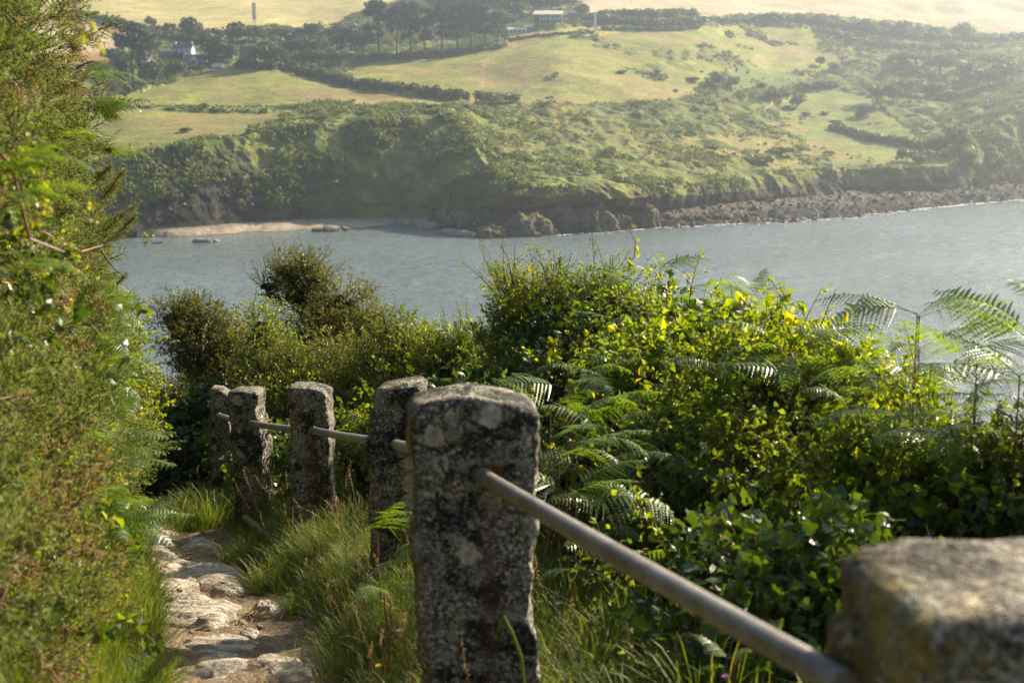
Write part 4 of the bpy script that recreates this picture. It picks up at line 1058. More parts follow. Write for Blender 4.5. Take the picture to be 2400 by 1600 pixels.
# headland stacks: the lit crag and the knobbly outcrops in front of the low cliff
def cragmat():
    m, nt, out = newmat('crag_rock'); tc = N(nt, 'ShaderNodeTexCoord'); v = tc.outputs['Object']
    f = noise(nt, v, 3.0, 7, .7); rk = ramp(nt, f, [(.35, (.05, .042, .034)), (.5, (.125, .10, .072)), (.68, (.23, .18, .13))])
    z = N(nt, 'ShaderNodeSeparateXYZ', inp={0: N(nt, 'ShaderNodeNewGeometry').outputs['Normal']}).outputs[2]
    g = math_(nt, 'MULTIPLY', math_(nt, 'SUBTRACT', math_(nt, 'ADD', z, math_(nt, 'MULTIPLY', f, .8)), .95), 5, True)
    principled(nt, out, mixc(nt, g, rk, (.15, .14, .045)), .92, .15, bump(nt, f, 1.0, .5)); return m
M['crag'] = cragmat()
def crag(px, py, w, h, seed, label, dY=0):
    bm = bmesh.new(); bmesh.ops.create_icosphere(bm, subdivisions=5, radius=1.0)
    P_ = np.array([v.co[:] for v in bm.verts]); q = P_ * C(1.6, 1.6, .9)
    d = .9 + .45 * ridged(q * C(1.1, 1.1, .5), 4, seed) + .34 * fbm(q * 2.4, 5, seed + 3, .6) + .16 * ridged(q * C(3.5, 3.5, 1.6), 3, seed + 7)
    P_ = P_ * d[:, None]; P_[:, 2] = np.where(P_[:, 2] > 0, P_[:, 2] * 1.0, P_[:, 2] * .4)
    for v, c_ in zip(bm.verts, P_): v.co = c_
    me = bpy.data.meshes.new('crag'); bm.to_mesh(me); bm.free(); me.materials.append(M['crag'])
    me.polygons.foreach_set('use_smooth', [True] * len(me.polygons))
    Y = YZ(py, 1.0) + dY; k = m_per_px(Y); x = float(to_world(px, np.array(Y), np.array(1.)))
    o = link('crag', me, None, (x, Y + h * k * .4, -.5), (0, 0, seed), (w * k * .48, w * k * .40, h * k * .86)); tag(o, label, 'rock', 'crags at the foot of the headland')
crag(1262, 536, 130, 62, 2, 'tall wedge crag leaning against the headland, grassy on top', 6)
crag(1240, 545, 110, 50, 3, 'lower part of the wedge crag by the water')
crag(1398, 538, 110, 58, 5, 'rounded brown outcrop right of the wedge crag', 3)
crag(1325, 540, 70, 52, 7, 'narrow outcrop between the wedge crag and the rounded one', 3)
crag(1520, 530, 64, 50, 11, 'knobbly outcrop below the right end of the headland', 4)
crag(1455, 534, 60, 34, 12, 'low outcrop between the rounded and knobbly ones', 2)
crag(1150, 548, 80, 30, 8, 'low dark ledge left of the wedge crag')
# ------------------------------------------------------------------ the near slope with the path
PXY = np.array([(-6, 1.2), (0, 0), (3, -.46), (5.2, -.98), (8, -1.72), (10.5, -2.52), (13, -3.25), (16, -4.3), (20, -6.2), (30, -12)], float)
def path_x(y): return np.interp(y, PXY[:, 0], PXY[:, 1])
def path_z(y):
    y = np.asarray(y, float)
    return H - 1.45 - .185 * y - .10 * np.maximum(y - 13.2, 0) - .25 * np.maximum(y - 17, 0)
def ground_z(x, y):
    x = np.asarray(x, float); y = np.asarray(y, float)
    s = x - path_x(y); r = np.maximum(s - .36, 0); l = np.maximum(-s - .50, 0)
    z = path_z(y)
    z = z + .20 * sst(0, .35, r) - np.maximum(r - .75, 0) * .20 - np.maximum(r - 3.6, 0) * (.35 + .01 * np.maximum(r - 4, 0)) * (r < 60) 
    z = z + np.minimum(l * 1.5, 1.4) + np.maximum(l - .95, 0) * .45
    P = np.stack([x, y, x * 0], -1)
    return np.maximum(z + .05 * fbm(P * 1.7, 3, 301) * sst(0, .3, r + l), -8.0)
def ground_n(x, y):
    e = .05
    return nrm(np.stack([-(ground_z(x + e, y) - ground_z(x - e, y)) / (2 * e), -(ground_z(x, y + e) - ground_z(x, y - e)) / (2 * e), np.ones_like(np.asarray(x, float))], -1))
gx = np.concatenate([np.linspace(-60, -6, 30, endpoint=False), np.linspace(-6, 5, 240), np.linspace(5.4, 110, 50)])
gy = np.concatenate([np.linspace(-25, .5, 25, endpoint=False), np.linspace(.5, 18, 320), np.linspace(18.4, 150, 60)])
XX, YY = np.meshgrid(gx, gy, indexing='ij')
ZZ = ground_z(XX, YY)
sp_ = XX - path_x(YY)
ZZ -= .05 * (1 - sst(.22, .36, np.abs(sp_)))
gr = link('ground', mesh_data('ground', np.stack([XX, YY, ZZ], -1).reshape(-1, 3), grid_faces(*XX.shape), [M['soil']], smooth=True))
tag(gr, 'steep coastal slope under the vegetation', kind='structure')
# trodden path
py_ = np.linspace(.3, 18, 700); pw = np.linspace(-.56, .56, 60)
A, B = np.meshgrid(py_, pw, indexing='ij')
X = path_x(A) + B + .05 * fbm(np.stack([A * 1.3, A * 0, A * 0], -1), 2, 7)
Pn = np.stack([X, A, X * 0], -1)
Zp = path_z(A) + .05 * np.abs(B) ** 2 * 4 - .02 + .045 * fbm(Pn * C(2.2, 3.2, 1), 4, 71) + .05 * fbm(Pn * C(.8, 2.2, 1), 2, 75) + .016 * fbm(Pn * 12, 3, 73) - .10 * sst(.43, .56, np.abs(B))
pa = link('path', mesh_data('path', np.stack([X, A, Zp], -1).reshape(-1, 3), grid_faces(*A.shape), [M['path']], smooth=True))
tag(pa, 'worn earth footpath running downhill beside the stone posts', kind='structure')
def on_path(px, py, base=0.0):
    """point of the path plane seen in direction px, py"""
    t = float(tdep(py)); y = (1.45 - base) / (t - .185); 
    return np.array([float(to_world(px, np.array(y), np.array(H - y * t))), y, float(path_z(y)) + base])
# rock slabs worn smooth, breaking through the path
SLABS = [
 (326, 462, 1350, 1384, 'pale rounded rock slab across the left of the path, beside the long wedge slab', -.1),
 (412, 560, 1322, 1368, 'long wedge-shaped pale slab pointing up to the right, in mid path', .35),
 (372, 512, 1398, 1426, 'flat pale slab under the rounded pair in mid path', .12),
 (366, 562, 1412, 1462, 'broad pale slab, the third step up from the bottom of the photo', .10),
 (386, 632, 1492, 1546, 'large humped slab in shade and sun, second step from the bottom', -.12),
 (432, 600, 1524, 1610, 'biggest smooth bright slab at the bottom edge of the photo', .3),
 (592, 742, 1536, 1605, 'grey furrowed slab in shade at the bottom right of the path', .5),
 (306, 430, 1236, 1264, 'long flat grey slab where the path narrows', .3),
 (292, 385, 1262, 1282, 'small slab half under the ferns where the path narrows', 0),
 (322, 412, 1284, 1306, 'weathered low slab at the left edge above the wedge slab', .1),
 (324, 418, 1316, 1352, 'darker ridged slab behind the pale rounded one', -.2),
 (392, 442, 1226, 1240, 'small flat stone at the top of the visible steps', .1),
 (560, 612, 1486, 1508, 'small ridged stone beside the humped slab', .3),
 (455, 530, 1448, 1470, 'small low stone embedded below the broad slab', .2),
 (500, 566, 1380, 1396, 'little flat stone right of the rounded pair', .1),
 (420, 500, 1262, 1282, 'thin ridge of rock right of the narrow part slabs', .35),
 (590, 660, 1418, 1440, 'half buried stone on the shaded right edge of the path', .4),
]
def slab(x0, x1, y0, y1, label, rot, n):
    a = on_path((x0 + x1) / 2, (y0 + y1) / 2); k = a[1] / F
    w = (x1 - x0) * k * .54; yn = on_path(0, y1)[1]; yf = on_path(0, y0)[1]; d = max((yf - yn) * .52, .07)
    u = np.linspace(-1.15, 1.15, 70); v = np.linspace(-1.15, 1.15, 46); Ug, Vg = np.meshgrid(u, v, indexing='ij')
    Q = np.stack([Ug * w * 2.2, Vg * d * 2.2, Ug * 0 + n * 3.7], -1)
    r = (np.abs(Ug) ** 1.7 + np.abs(Vg) ** 1.7) ** (1 / 1.7) + .62 * fbm(Q * C(1.8, 2.2, 1), 3, 401 + n)
    hgt = .025 * (1 - sst(.50, 1.0, r)) + .010 * (1 - np.minimum(r, 1) ** 2)
    warp = Vg * 2.1 + .8 * fbm(Q * 1.4, 3, 431 + n)
    ter = (warp % 1.0)
    hgt = hgt + (.017 * (1 - ter) * (ter > .08) - .003) * (1 - sst(.6, 1, r)) + .007 * ridged(Q * C(1.2, 6, 1), 3, 441 + n) * (1 - sst(.8, 1, r)) - .05 * sst(.95, 1.15, r)
    x = Ug * w; y = Vg * d; c, s = math.cos(rot), math.sin(rot)
    Xw = a[0] + x * c - y * s; Yw = a[1] + x * s + y * c
    Zw = path_z(Yw) - .004 + .05 * (np.abs(Xw - path_x(Yw)) ** 2) * 2 + hgt
    V = np.stack([Xw, Yw, Zw], -1).reshape(-1, 3) - a
    o = link('rock_outcrop', mesh_data('rock_outcrop', V, grid_faces(*Ug.shape), [M['slab']], smooth=True), None, a)
    tag(o, label, 'rock slab', 'rock slabs breaking through the path')
for n_, s_ in enumerate(SLABS): slab(*s_, n_)
# straw and twigs trodden into the earth
rl = np.random.default_rng(31); n = 5200
yy = rl.uniform(4.2, 13.5, n); xx = path_x(yy) + rl.normal(0, .24, n)
st = T().add(*prism((0, -.5, 0), (0, .5, 0), .018, .012), .5, 0).done()
a_ = Acc(); dirs = np.stack([rl.normal(0, 1, n), rl.normal(0, 1, n), rl.normal(0, .12, n)], -1)
zz = path_z(yy) + .2 * (xx - path_x(yy)) ** 2 + .006
a_.inst(st, np.stack([xx, yy, zz], -1), dirs, rl.uniform(.02, .085, n), rng=rl)
M['straw'] = leafmat('straw', [(0, (.22, .15, .08)), (1, (.55, .43, .25))], .7, .2, .1)
tag(a_.build('straw_litter', [M['straw']]), 'dry straw and broken stems scattered over the path', 'litter', kind='stuff')
pb = RK[0].copy(); pb.materials.clear(); pb.materials.append(M['slab'])
for k in range(60):
    y = rl.uniform(4.8, 12.5); x = path_x(y) + rl.normal(0, .22); s = rl.uniform(.006, .022)
    o = link('pebble', pb, None, (x, y, float(path_z(y)) + .004 + .2 * (x - path_x(y)) ** 2), (0, 0, k), (s * 1.3, s, s * .7)); tag(o, 'loose pebble lying on the earth path', 'pebble', 'loose pebbles on the path')

# ------------------------------------------------------------------ granite posts
def make_post(px, py_top, Y, w, d, hgt, rot, seed, label, mat, hole=None, lowhole=None, top=None, lean=(0, 0), taper=0.0, chips=(), holer=.034, n_=12):
    t = U(px, py_top, Y); base = Vector((t.x, Y, t.z - hgt))
    nth, nz = 96, 150
    th = np.linspace(0, 2 * math.pi, nth, endpoint=False)
    cx = np.sign(np.cos(th)) * np.abs(np.cos(th)) ** (2 / n_); cy = np.sign(np.sin(th)) * np.abs(np.sin(th)) ** (2 / n_)
    zz = np.linspace(-.25, hgt, nz); TH, Zg = np.meshgrid(np.arange(nth), zz, indexing='ij')
    u = zz / hgt
    hw = w / 2 * (1 + taper * (1 - u)); hd = d / 2 * np.ones_like(u)
    rnd_ = 1 - .10 * sst(hgt - .03, hgt, zz) ** 2
    X = cx[:, None] * (hw * rnd_)[None]; Yp = cy[:, None] * (hd * rnd_)[None]
    P = np.stack([X, Yp, Zg], -1)
    for (cz, cxs, amt, sz) in chips:       # chipped bites out of an edge
        m = np.exp(-((Zg - cz) / sz) ** 2) * (X * cxs > 0) * (np.abs(X) / hw[None]) ** 3
        P[..., 0] -= cxs * amt * m
    sd = np.array([seed * 5.3, seed * 2.1, 0])
    dirn = nrm(np.stack([X, Yp, X * 0], -1))
    disp = .024 * fbm((P + sd) * 4.0, 3, seed) + .015 * fbm((P + sd) * 13, 3, seed + 9) + .006 * fbm((P + sd) * 42, 2, seed + 19) - .010 * sst(.35, .6, ridged((P + sd) * C(3, 3, 5), 2, seed + 29))
    P = P + dirn * disp[..., None]
    tf = top if top is not None else (lambda x, y: 0 * x)
    P[..., 2] += np.where(Zg > hgt * .5, (tf(P[..., 0] / (w / 2), P[..., 1] / (d / 2)) + .010 * fbm((P + sd) * 9, 3, seed + 3)) * sst(hgt * .8, hgt, Zg), 0)
    rings = [P]; ncap = 9
    last = P[:, -1]
    ctr = last.mean(0)
    caps = []
    for k in range(1, ncap):
        q = 1 - k / ncap; R_ = ctr + (last - ctr) * q
        R_[:, 2] = last[:, 2] * q + ctr[2] * (1 - q) + .014 * (1 - q ** 3) + tf(R_[:, 0] / (w / 2), R_[:, 1] / (d / 2)) * 0 + .010 * fbm((R_ + sd) * 14, 3, seed + 5)
        caps.append(R_)
    V = np.concatenate([P] + [c[:, None] for c in caps], 1)
    nr = V.shape[1]
    lx, ly = lean
    V[..., 0] += lx * V[..., 2] / hgt; V[..., 1] += ly * V[..., 2] / hgt
    Vf = V.reshape(-1, 3); i = np.arange(nth)[:, None]; j = np.arange(nr - 1)[None]
    a = i * nr + j; b = ((i + 1) % nth) * nr + j
    Q = np.stack([a, b, b + 1, a + 1], -1).reshape(-1, 4)
    tri_ = np.concatenate([Q[:, [0, 1, 2]], Q[:, [0, 2, 3]]])
    topc = len(Vf); Vf = np.concatenate([Vf, (V[:, -1].mean(0))[None], (V[:, 0].mean(0))[None]])
    k = np.arange(nth)
    tri_ = np.concatenate([tri_, np.stack([k * nr + nr - 1, ((k + 1) % nth) * nr + nr - 1, np.full(nth, topc)], -1), np.stack([((k + 1) % nth) * nr, k * nr, np.full(nth, topc + 1)], -1)])
    me = mesh_data('post_shaft', Vf, tri_, [mat], smooth=True)
    o = link('stone_post', me, None, base, (0, 0, rot))
    for h_ in [hole, lowhole]:
        if h_ is None: continue
        hx, hz, ax = h_[0], h_[1], (h_[2] if len(h_) > 2 else 'y')
        bm = bmesh.new(); bmesh.ops.create_cone(bm, cap_ends=True, segments=20, radius1=holer, radius2=holer, depth=d * 3 if ax == 'y' else .16)
        mm = Matrix.Rotation(math.pi / 2, 4, 'X') if ax == 'y' else Matrix.Rotation(math.pi / 2, 4, 'Y')
        off = Vector((hx, 0, hz)) if ax == 'y' else Vector((-w / 2, hx, hz))
        bm.transform(Matrix.Translation(off) @ mm); cm = bpy.data.meshes.new('cut'); bm.to_mesh(cm); bm.free(); cm.materials.append(M['hole'])
        co = bpy.data.objects.new('cut', cm); COL.objects.link(co); co.matrix_world = Matrix.Translation(base) @ Matrix.Rotation(rot, 4, 'Z')
        mo = o.modifiers.new('b', 'BOOLEAN'); mo.operation = 'DIFFERENCE'; mo.object = co; mo.solver = 'EXACT'
        bpy.context.view_layer.update()
        ev = o.evaluated_get(bpy.context.evaluated_depsgraph_get()); nm = bpy.data.meshes.new_from_object(ev)
        o.modifiers.clear(); o.data = nm; bpy.data.objects.remove(co)
        nm.polygons.foreach_set('use_smooth', [True] * len(nm.polygons))
    tag(o, label, 'stone post', 'granite posts of the path railing')
    o['mw'] = [*base, rot]
    return o
def post_point(o, x, y, z):
    return o.matrix_world @ Vector((x, y, z)) if False else Matrix.Translation(o.location) @ Matrix.Rotation(o.rotation_euler.z, 4, 'Z') @ Vector((x, y, z))
def local_of(px, py, Y, base, rot):
    p = Matrix.Rotation(-rot, 4, 'Z') @ (U(px, py, Y) - base)
    return p
def loc(px, py, pxc, pyt, Y, hgt, rot, d):
    t = U(pxc, pyt, Y); b = Vector((t.x, Y, t.z - hgt)); q = local_of(px, py, Y - d / 2, b, rot); return q.x, q.z
posts = {}
def P5(x, y): return .0 - .045 * np.clip(-x, 0, 1.2) ** 2 - .030 * sst(.35, 1, x) - .012 * (x > .55) + .0 * y
spec = {
 1: dict(px=520, py_top=908, Y=13.0, w=.215, d=.20, hgt=1.22, rot=-.10, seed=1, top=lambda x, y: -.05 * sst(-.2, .9, x), taper=.06, lean=(-.01, 0), chips=[(.95, 1, .02, .05)]),
 2: dict(px=590, py_top=912, Y=10.8, w=.245, d=.24, hgt=1.20, rot=-.16, seed=2, top=lambda x, y: 0 * x, taper=.16, lean=(-.035, 0), chips=[(1.05, 1, .022, .06), (.55, 1, .015, .1)]),
 3: dict(px=734, py_top=902, Y=9.2, w=.275, d=.24, hgt=1.24, rot=-.10, seed=3, top=lambda x, y: -.035 * sst(.1, 1, x), taper=.02, lean=(-.02, 0), chips=[(.98, 1, -.015, .08), (1.02, -1, .018, .03)]),
 4: dict(px=930, py_top=899, Y=7.0, w=.252, d=.25, hgt=1.27, rot=-.14, seed=4, top=lambda x, y: .018 * x, taper=.04, lean=(.012, 0), chips=[(1.13, -1, -.0, .05), (.93, -1, -.028, .12), (1.2, -1, .018, .06)]),
 5: dict(px=1127, py_top=914, Y=4.3, w=.40, d=.24, hgt=1.25, rot=.05, seed=5, top=P5, taper=-.06, lean=(-.035, 0), chips=[(.86, 1, -.006, .06), (.62, 1, .028, .13), (.70, -1, .012, .1)]),
}
rest = {
 1: ('weathered grey post with a sloping broken top, farthest one holding a rail', [(502, 1050, .030)], None),
 2: ('slender pale speckled post with an empty drilled hole near its foot', [(556, 940, .045), (562, 1065, .030), (560, 1010, .022), (575, 1095, .016)], None),
 3: ('dark post with a rust stain running down from its rail hole', [(686, 1078, .020), (690, 1010, .016)], (728, 1010)),
 4: ('black and white mottled post with a round cream lichen patch at its right edge', [(972, 1130, .062), (962, 1085, .036), (966, 1172, .040)], None),
 5: ('broad rounded granite slab post in the middle, with two cream lichen blotches', [(1148, 975, .038), (1016, 1022, .038), (1100, 1296, .036), (1030, 1200, .0)], (1150, 1150)),
}
HOLES = {1: (512, 972), 2: (585, 991), 3: (731, 1007), 4: (926, 1040), 5: (1122, 1110)}
LOW = {2: (610, 1191), 3: (740, 1262)}
for k, s in spec.items():
    lb, pt, ru = rest[k]; q = lambda a, b: loc(a, b, s['px'], s['py_top'], s['Y'], s['hgt'], s['rot'], s['d'])
    mat = granite('granite_%d' % k, k, [(*q(a, b), r) for a, b, r in pt if r > 0], q(*ru) if ru else None, .5, {1: .3, 2: .35, 3: .75, 4: 1.1, 5: .75}[k])
    posts[k] = make_post(label=lb, mat=mat, hole=q(*HOLES[k]), lowhole=(q(*LOW[k]) if k in LOW else None), holer=.031, **s)
g0 = granite('granite_0', 9, [], None, .3, .4)
posts[0] = make_post(519, 897, 15.2, .20, .2, 1.2, -.2, 12, 'mossy post top showing behind the broken-topped post', g0)
# nearest post: flank towards the path, face towards the viewer
g6 = granite('granite_6', 6, [], None, 1.0, .6)
t6 = Vector((.52, 1.80, 0)); 
posts[6] = make_post(2426, 1336, 1.99, .50, .36, 1.18, .12, 6, 'nearest and most blurred post, cut by the right edge of the photo', g6, hole=None,
                     top=lambda x, y: .02 * np.exp(-((x + .35) / .25) ** 2) - .008, n_=10)
# ------------------------------------------------------------------ rails
def rail(a, b, r, mat, label, ring=None, sag=.004, name='rail'):
    a, b = Vector(a), Vector(b); pts = []
    for k in range(13):
        u = k / 12; p = a.lerp(b, u); p.z -= sag * math.sin(u * math.pi); pts.append(p - a)
    mb = MB(); mb.tube(pts, r, 28); o = mb.build(name, mat, None, smooth=True); o.location = a
    for poly in o.data.polygons: poly.use_smooth = len(poly.vertices) == 4
    if ring is not None:
        d = (b - a).normalized(); q = MB(); c = d * ring
        q.tube([c - d * .012, c + d * .012], r * 1.16, 28); q.build('collar', mat, o, smooth=False)
    return tag(o, label, 'rail', 'pipe rails between the granite posts')
def hp(k, back=0.0):
    s = spec[k]; p = U(*HOLES[k], s['Y'] - s['d'] / 2); return p
def into(k, nxt):
    """the rail starts inside post k and ends inside the nearer post"""
    a = hp(k); s = spec[nxt]; p = U(*HOLES[nxt], s['Y'] - s['d'] / 2); return a, p
RR = .024
ends = {1: hp(1), 2: hp(2), 3: hp(3), 4: hp(4), 5: hp(5)}
def seg(k, n_, target, label, mat=M['rail'], ring=None):
    a = ends[k]; b = target; d = (b - a).normalized()
    rail(a - d * .14, b, RR, mat, label, ring)
for k, n_, lb in ((1, 2, 'short rail between the two farthest railed posts'), (2, 3, 'rail running from the pale speckled post to the rust-stained post'),
                  (3, 4, 'rail running from the rust-stained post to the mottled black and white post'), (4, 5, 'rail running from the mottled post in behind the broad middle post')):
    s = spec[n_]; b = hp(n_) + Vector((0, s['d'] * .75, 0))
    # aim for the picture point where the pipe meets the nearer post's far side
    e = {2: (553, 986), 3: (682, 1004), 4: (862, 1031), 5: (985, 1052)}[n_]
    Yb = s['Y'] + s['d'] * .30; 
    seg(k, n_, U(e[0] + 12, e[1] + 2, Yb), lb)
e6 = U(1985, 1607, 1.96); seg(5, 6, e6, 'long thick rail from the broad middle post down to the nearest post', ring=.215)
bpy.context.view_layer.update()
# lower rails, one rusted through and dropped
a = U(575, 1212, 10.4); b = U(668, 1290, 8.9); rail(a, b, .024, M['rust'], 'rusty lower rail slanting from the foot of the pale speckled post into the grass')
a = U(742, 1264, 9.0); b = U(880, 1344, 7.1); rail(a, b, .022, M['rail'], 'grey lower rail slanting from the foot of the rust-stained post into the grass')
# ------------------------------------------------------------------ near vegetation
rv = np.random.default_rng(404)
def mk(n, f): return [f(np.random.default_rng(500 + i)) for i in range(n)]
TW = {
 'thorn': mk(4, lambda r: twig(r, .24, 20, leaf_oval, .030, .019)),
 'scrub': mk(4, lambda r: twig(r, .24, 17, leaf_oval, .036, .024)),
 'ivy': mk(4, lambda r: twig(r, .22, 10, leaf_ivy, .050, .054, jit=.5)),
 'bramble': mk(4, lambda r: twig(r, .26, 13, leaf_oval, .060, .045, jit=.5)),
 'lime': mk(3, lambda r: twig(r, .2, 8, leaf_oval, .045, .038, jit=.4)),
 'gorse': mk(5, lambda r: gorse_sprig(r)),
}
LM = {'thorn': 'hawthorn', 'scrub': 'scrub_leaf', 'ivy': 'ivy', 'bramble': 'bramble', 'lime': 'lime_leaf', 'gorse': 'gorse', 'gorse_dry': 'gorse_dry'}
TW['gorse_dry'] = TW['gorse']
def lumpy(dirs, seed, amp=.26, sc=2.2): return 1 + amp * fbm(dirs * sc + seed * 3.3, 3, seed) * 1.6
def blob_points(rng, c, rad, n, seed, inner=.55, face=True, right=False):
    d = nrm(rng.normal(0, 1, (int(n * (1.7 if face else 1)), 3)))
    if face: d = d[(d[:, 1] < .45) | (d[:, 2] > .35)]          # skip the far underside nobody can see
    if right: d = d[d[:, 0] > -.35]
    d = d[:n]
    q = (inner + (1.04 - inner) * rng.random(len(d)) ** .45) * lumpy(d, seed)
    return c + d * q[:, None] * rad, d
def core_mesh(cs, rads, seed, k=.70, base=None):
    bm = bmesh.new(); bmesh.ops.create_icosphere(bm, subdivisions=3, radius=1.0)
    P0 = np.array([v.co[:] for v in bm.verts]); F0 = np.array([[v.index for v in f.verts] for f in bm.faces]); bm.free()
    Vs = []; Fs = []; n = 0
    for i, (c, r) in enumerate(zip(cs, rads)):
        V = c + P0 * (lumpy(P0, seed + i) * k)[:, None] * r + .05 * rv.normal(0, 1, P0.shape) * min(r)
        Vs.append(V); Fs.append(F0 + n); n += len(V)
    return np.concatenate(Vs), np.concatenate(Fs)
def bush(name, label, cat, group, blobs, mix, dens=95, core=True, inner=.55, up=.35, face=True, sprays=0, spray_len=.5, scale=1.0, limbs=6, corek=.70):
    """blobs: (px, py, Y, rx, ry, rz); mix: {species: share}"""
    cs = [np.array(U(*b[:3])) for b in blobs]; rads = [np.maximum(np.array(b[3:6]) - (.0 if name == 'gorse_bush' else .085), .07) for b in blobs]
    x0, y0 = cs[0][0], cs[0][1]; org = np.array([x0, y0, float(ground_z(x0, y0))])
    root = empty(name, org, 0, label, cat, group); seed = int(abs(blobs[0][0]) + blobs[0][1]) % 97 + 1
    rng = np.random.default_rng(seed * 13 + len(blobs))
    tot = sum(mix.values()); lo = 0.0
    for sp, share in mix.items():
        a = Acc(); cnt = 0; hi = lo + share / tot; cut = (lo, hi); lo = hi
        for i, (c, r) in enumerate(zip(cs, rads)):
            area = 4 * math.pi * ((r[0] * r[1]) ** 1.6 / 3 + (r[0] * r[2]) ** 1.6 / 3 + (r[1] * r[2]) ** 1.6 / 3) ** (1 / 1.6)
            n = int(area * dens * (1.05 if len(mix) > 1 else 1))
            if n < 1: continue
            P, d = blob_points(rng, c, r, int(n * .75) if name == 'gorse_bush' else n, seed + i, inner, face, name == 'gorse_bush')
            g = ground_z(P[:, 0], P[:, 1]); ok = P[:, 2] > g + .02; ok &= fbm(P * 2.3, 3, seed + 60) > (-.08 if name == 'gorse_bush' else -.26); P, d = P[ok], d[ok]
            if len(mix) > 1:
                uu = np.clip(.5 + 1.05 * fbm(P * 1.9, 2, 777) + rng.normal(0, .11, len(P)), 0, .9999); kp = (uu >= cut[0]) & (uu < cut[1]); P, d = P[kp], d[kp]
            if sp in ('ivy',): P = P - d * .02
            D_ = d * .8 + np.array([0, 0, up]) + rng.normal(0, .45, d.shape)
            if sp == 'gorse_dry': pass
            tpl = TW[sp]
            pick = rng.integers(0, len(tpl), len(P))
            hue = np.clip(.5 + .5 * fbm(P * 2.6, 2, seed + 40) * 1.6 + rng.normal(0, .18, len(P)), 0, 1)
            for t_ in range(len(tpl)):
                m = pick == t_
                if m.any(): a.inst(tpl[t_], P[m], D_[m], scale * rng.uniform(.75, 1.25, m.sum()), roll=rng.uniform(0, 6.28, m.sum()), rnd=hue[m], rng=rng); cnt += 1
        if cnt: a.build({'ivy': 'ivy_leaves', 'gorse_dry': 'dead_shoots', 'gorse': 'shoots'}.get(sp, 'foliage'), [M[LM[sp]], M['gorse_stem' if sp == 'gorse' else 'stem']], root, origin=org)
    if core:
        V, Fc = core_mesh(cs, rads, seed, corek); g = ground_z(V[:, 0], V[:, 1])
        link('shade_core', mesh_data('shade_core', V - org, Fc, [M['core']], smooth=True), root)  # solid dark blob added to block light and darken the gaps, no modelled twigs
    mb = MB()
    for i, (c, r) in enumerate(zip(cs, rads)):
        for k in range(limbs):
            d = nrm(rng.normal(0, 1, (1, 3)))[0]; d[2] = abs(d[2]) * .9 + .1
            tip = c + d * r * rng.uniform(.8, 1.02); b0 = np.array([c[0] + rng.normal(0, .08), c[1] + rng.normal(0, .08), max(float(ground_z(c[0], c[1])), c[2] - r[2] * 1.6)])
            m1 = b0 + (tip - b0) * .4 + rng.normal(0, .09, 3); m2 = b0 + (tip - b0) * .75 + rng.normal(0, .07, 3)
            mb.tube([b0 - org, m1 - org, m2 - org, tip - org], [.022, .015, .009, .003], 5, False)
    if sprays:
        a = Acc(); q = mb; sp = next(iter(mix))
        for k in range(sprays):
            i = rng.integers(0, len(cs)); d = nrm(np.array([[rng.normal(0, .7), rng.normal(0, .4), abs(rng.normal(.6, .4)) + .15]]))[0]
            p = cs[i] + d * rads[i] * .85; L = spray_len * rng.uniform(.5, 1.3); dd = nrm((d * .5 + np.array([0, 0, .6]) + rng.normal(0, .35, 3))[None])[0]
            pts = [p]; 
            for s in range(5):
                dd = nrm((dd + rng.normal(0, .12, 3))[None])[0]; pts.append(pts[-1] + dd * L / 5)
            q.tube([x - org for x in pts], [.005, .0045, .004, .003, .002, .0012], 4, False)
            nn = rng.integers(4, 9); u = rng.random(nn) * .95
            P = np.array([pts[int(x * 5)] + (pts[int(x * 5) + 1] - pts[int(x * 5)]) * (x * 5 % 1) for x in u])
            a.inst(TW[sp][k % len(TW[sp])], P, nrm(rng.normal(0, 1, (nn, 3))) + dd, .42 * rng.uniform(.7, 1.2, nn), roll=rng.uniform(0, 6, nn), rnd=np.clip(rng.uniform(.4, 1, nn), 0, 1), rng=rng)
        a.build('sprays', [M[LM[sp]], M['stem']], root, origin=org)
    mb.build('branches', M['bark'], root)
    return root

GW = 'gorse bushes of the bank above the path'
def wall(y, top_rel, label, rx=.78, ry=.95, off=.42, dry=.4, dens=150, shift=.34):
    """a tall gorse bush on the bank beside the path at distance y, reaching top_rel above the camera"""
    zb = float(path_z(y)) + .25; zt = H + top_rel; h = zt - zb
    xf = float(path_x(y)) - off - shift
    out = []
    for u, bk in ((.20, -.10), (.53, .03), (.85, .12)):
        z = zb + h * u; x = xf - rx - bk
        # express the centre as picture position at distance y
        dep = (H - z) / y; py = float(row_of(np.array(float(y)), np.array(z))); a = (800 - py) / F; fy = math.cos(PITCH) + a * math.sin(PITCH)
        out.append((1200 + x * F * fy / y, py, y, rx, ry, h * .27))
    return bush('gorse_bush', label, 'bush', GW, out, {'gorse': 1 - dry, 'gorse_dry': dry}, dens, inner=.55, up=.5, corek=.66, limbs=5)
wall(2.9, .75, 'nearest gorse bush on the bank, blurred at the left edge of the photo', .6, .6, .50, .22, 150)
wall(4.1, .85, 'browned gorse bush second along the bank, left of the bottom slabs', .7, .75, .46, .25, 190)
wall(5.4, .95, 'tall half dead gorse bush midway along the bank', .75, .8, .48, .21, 210)
wall(6.8, .95, 'tall gorse bush with brown lower shoots behind the ivy patch', .75, .85, .50, .17, 230)
wall(8.3, .80, 'tallest green gorse bush with shoots sticking out over the sea', .72, .9, .30, .10, 240)
wall(9.8, -.15, 'green gorse bush below the shoots that reach over the sea', .62, .8, .36, .09, 240)
wall(11.3, -1.0, 'lower gorse bush at the far end of the bank', .6, .8, .20, .12, 170)
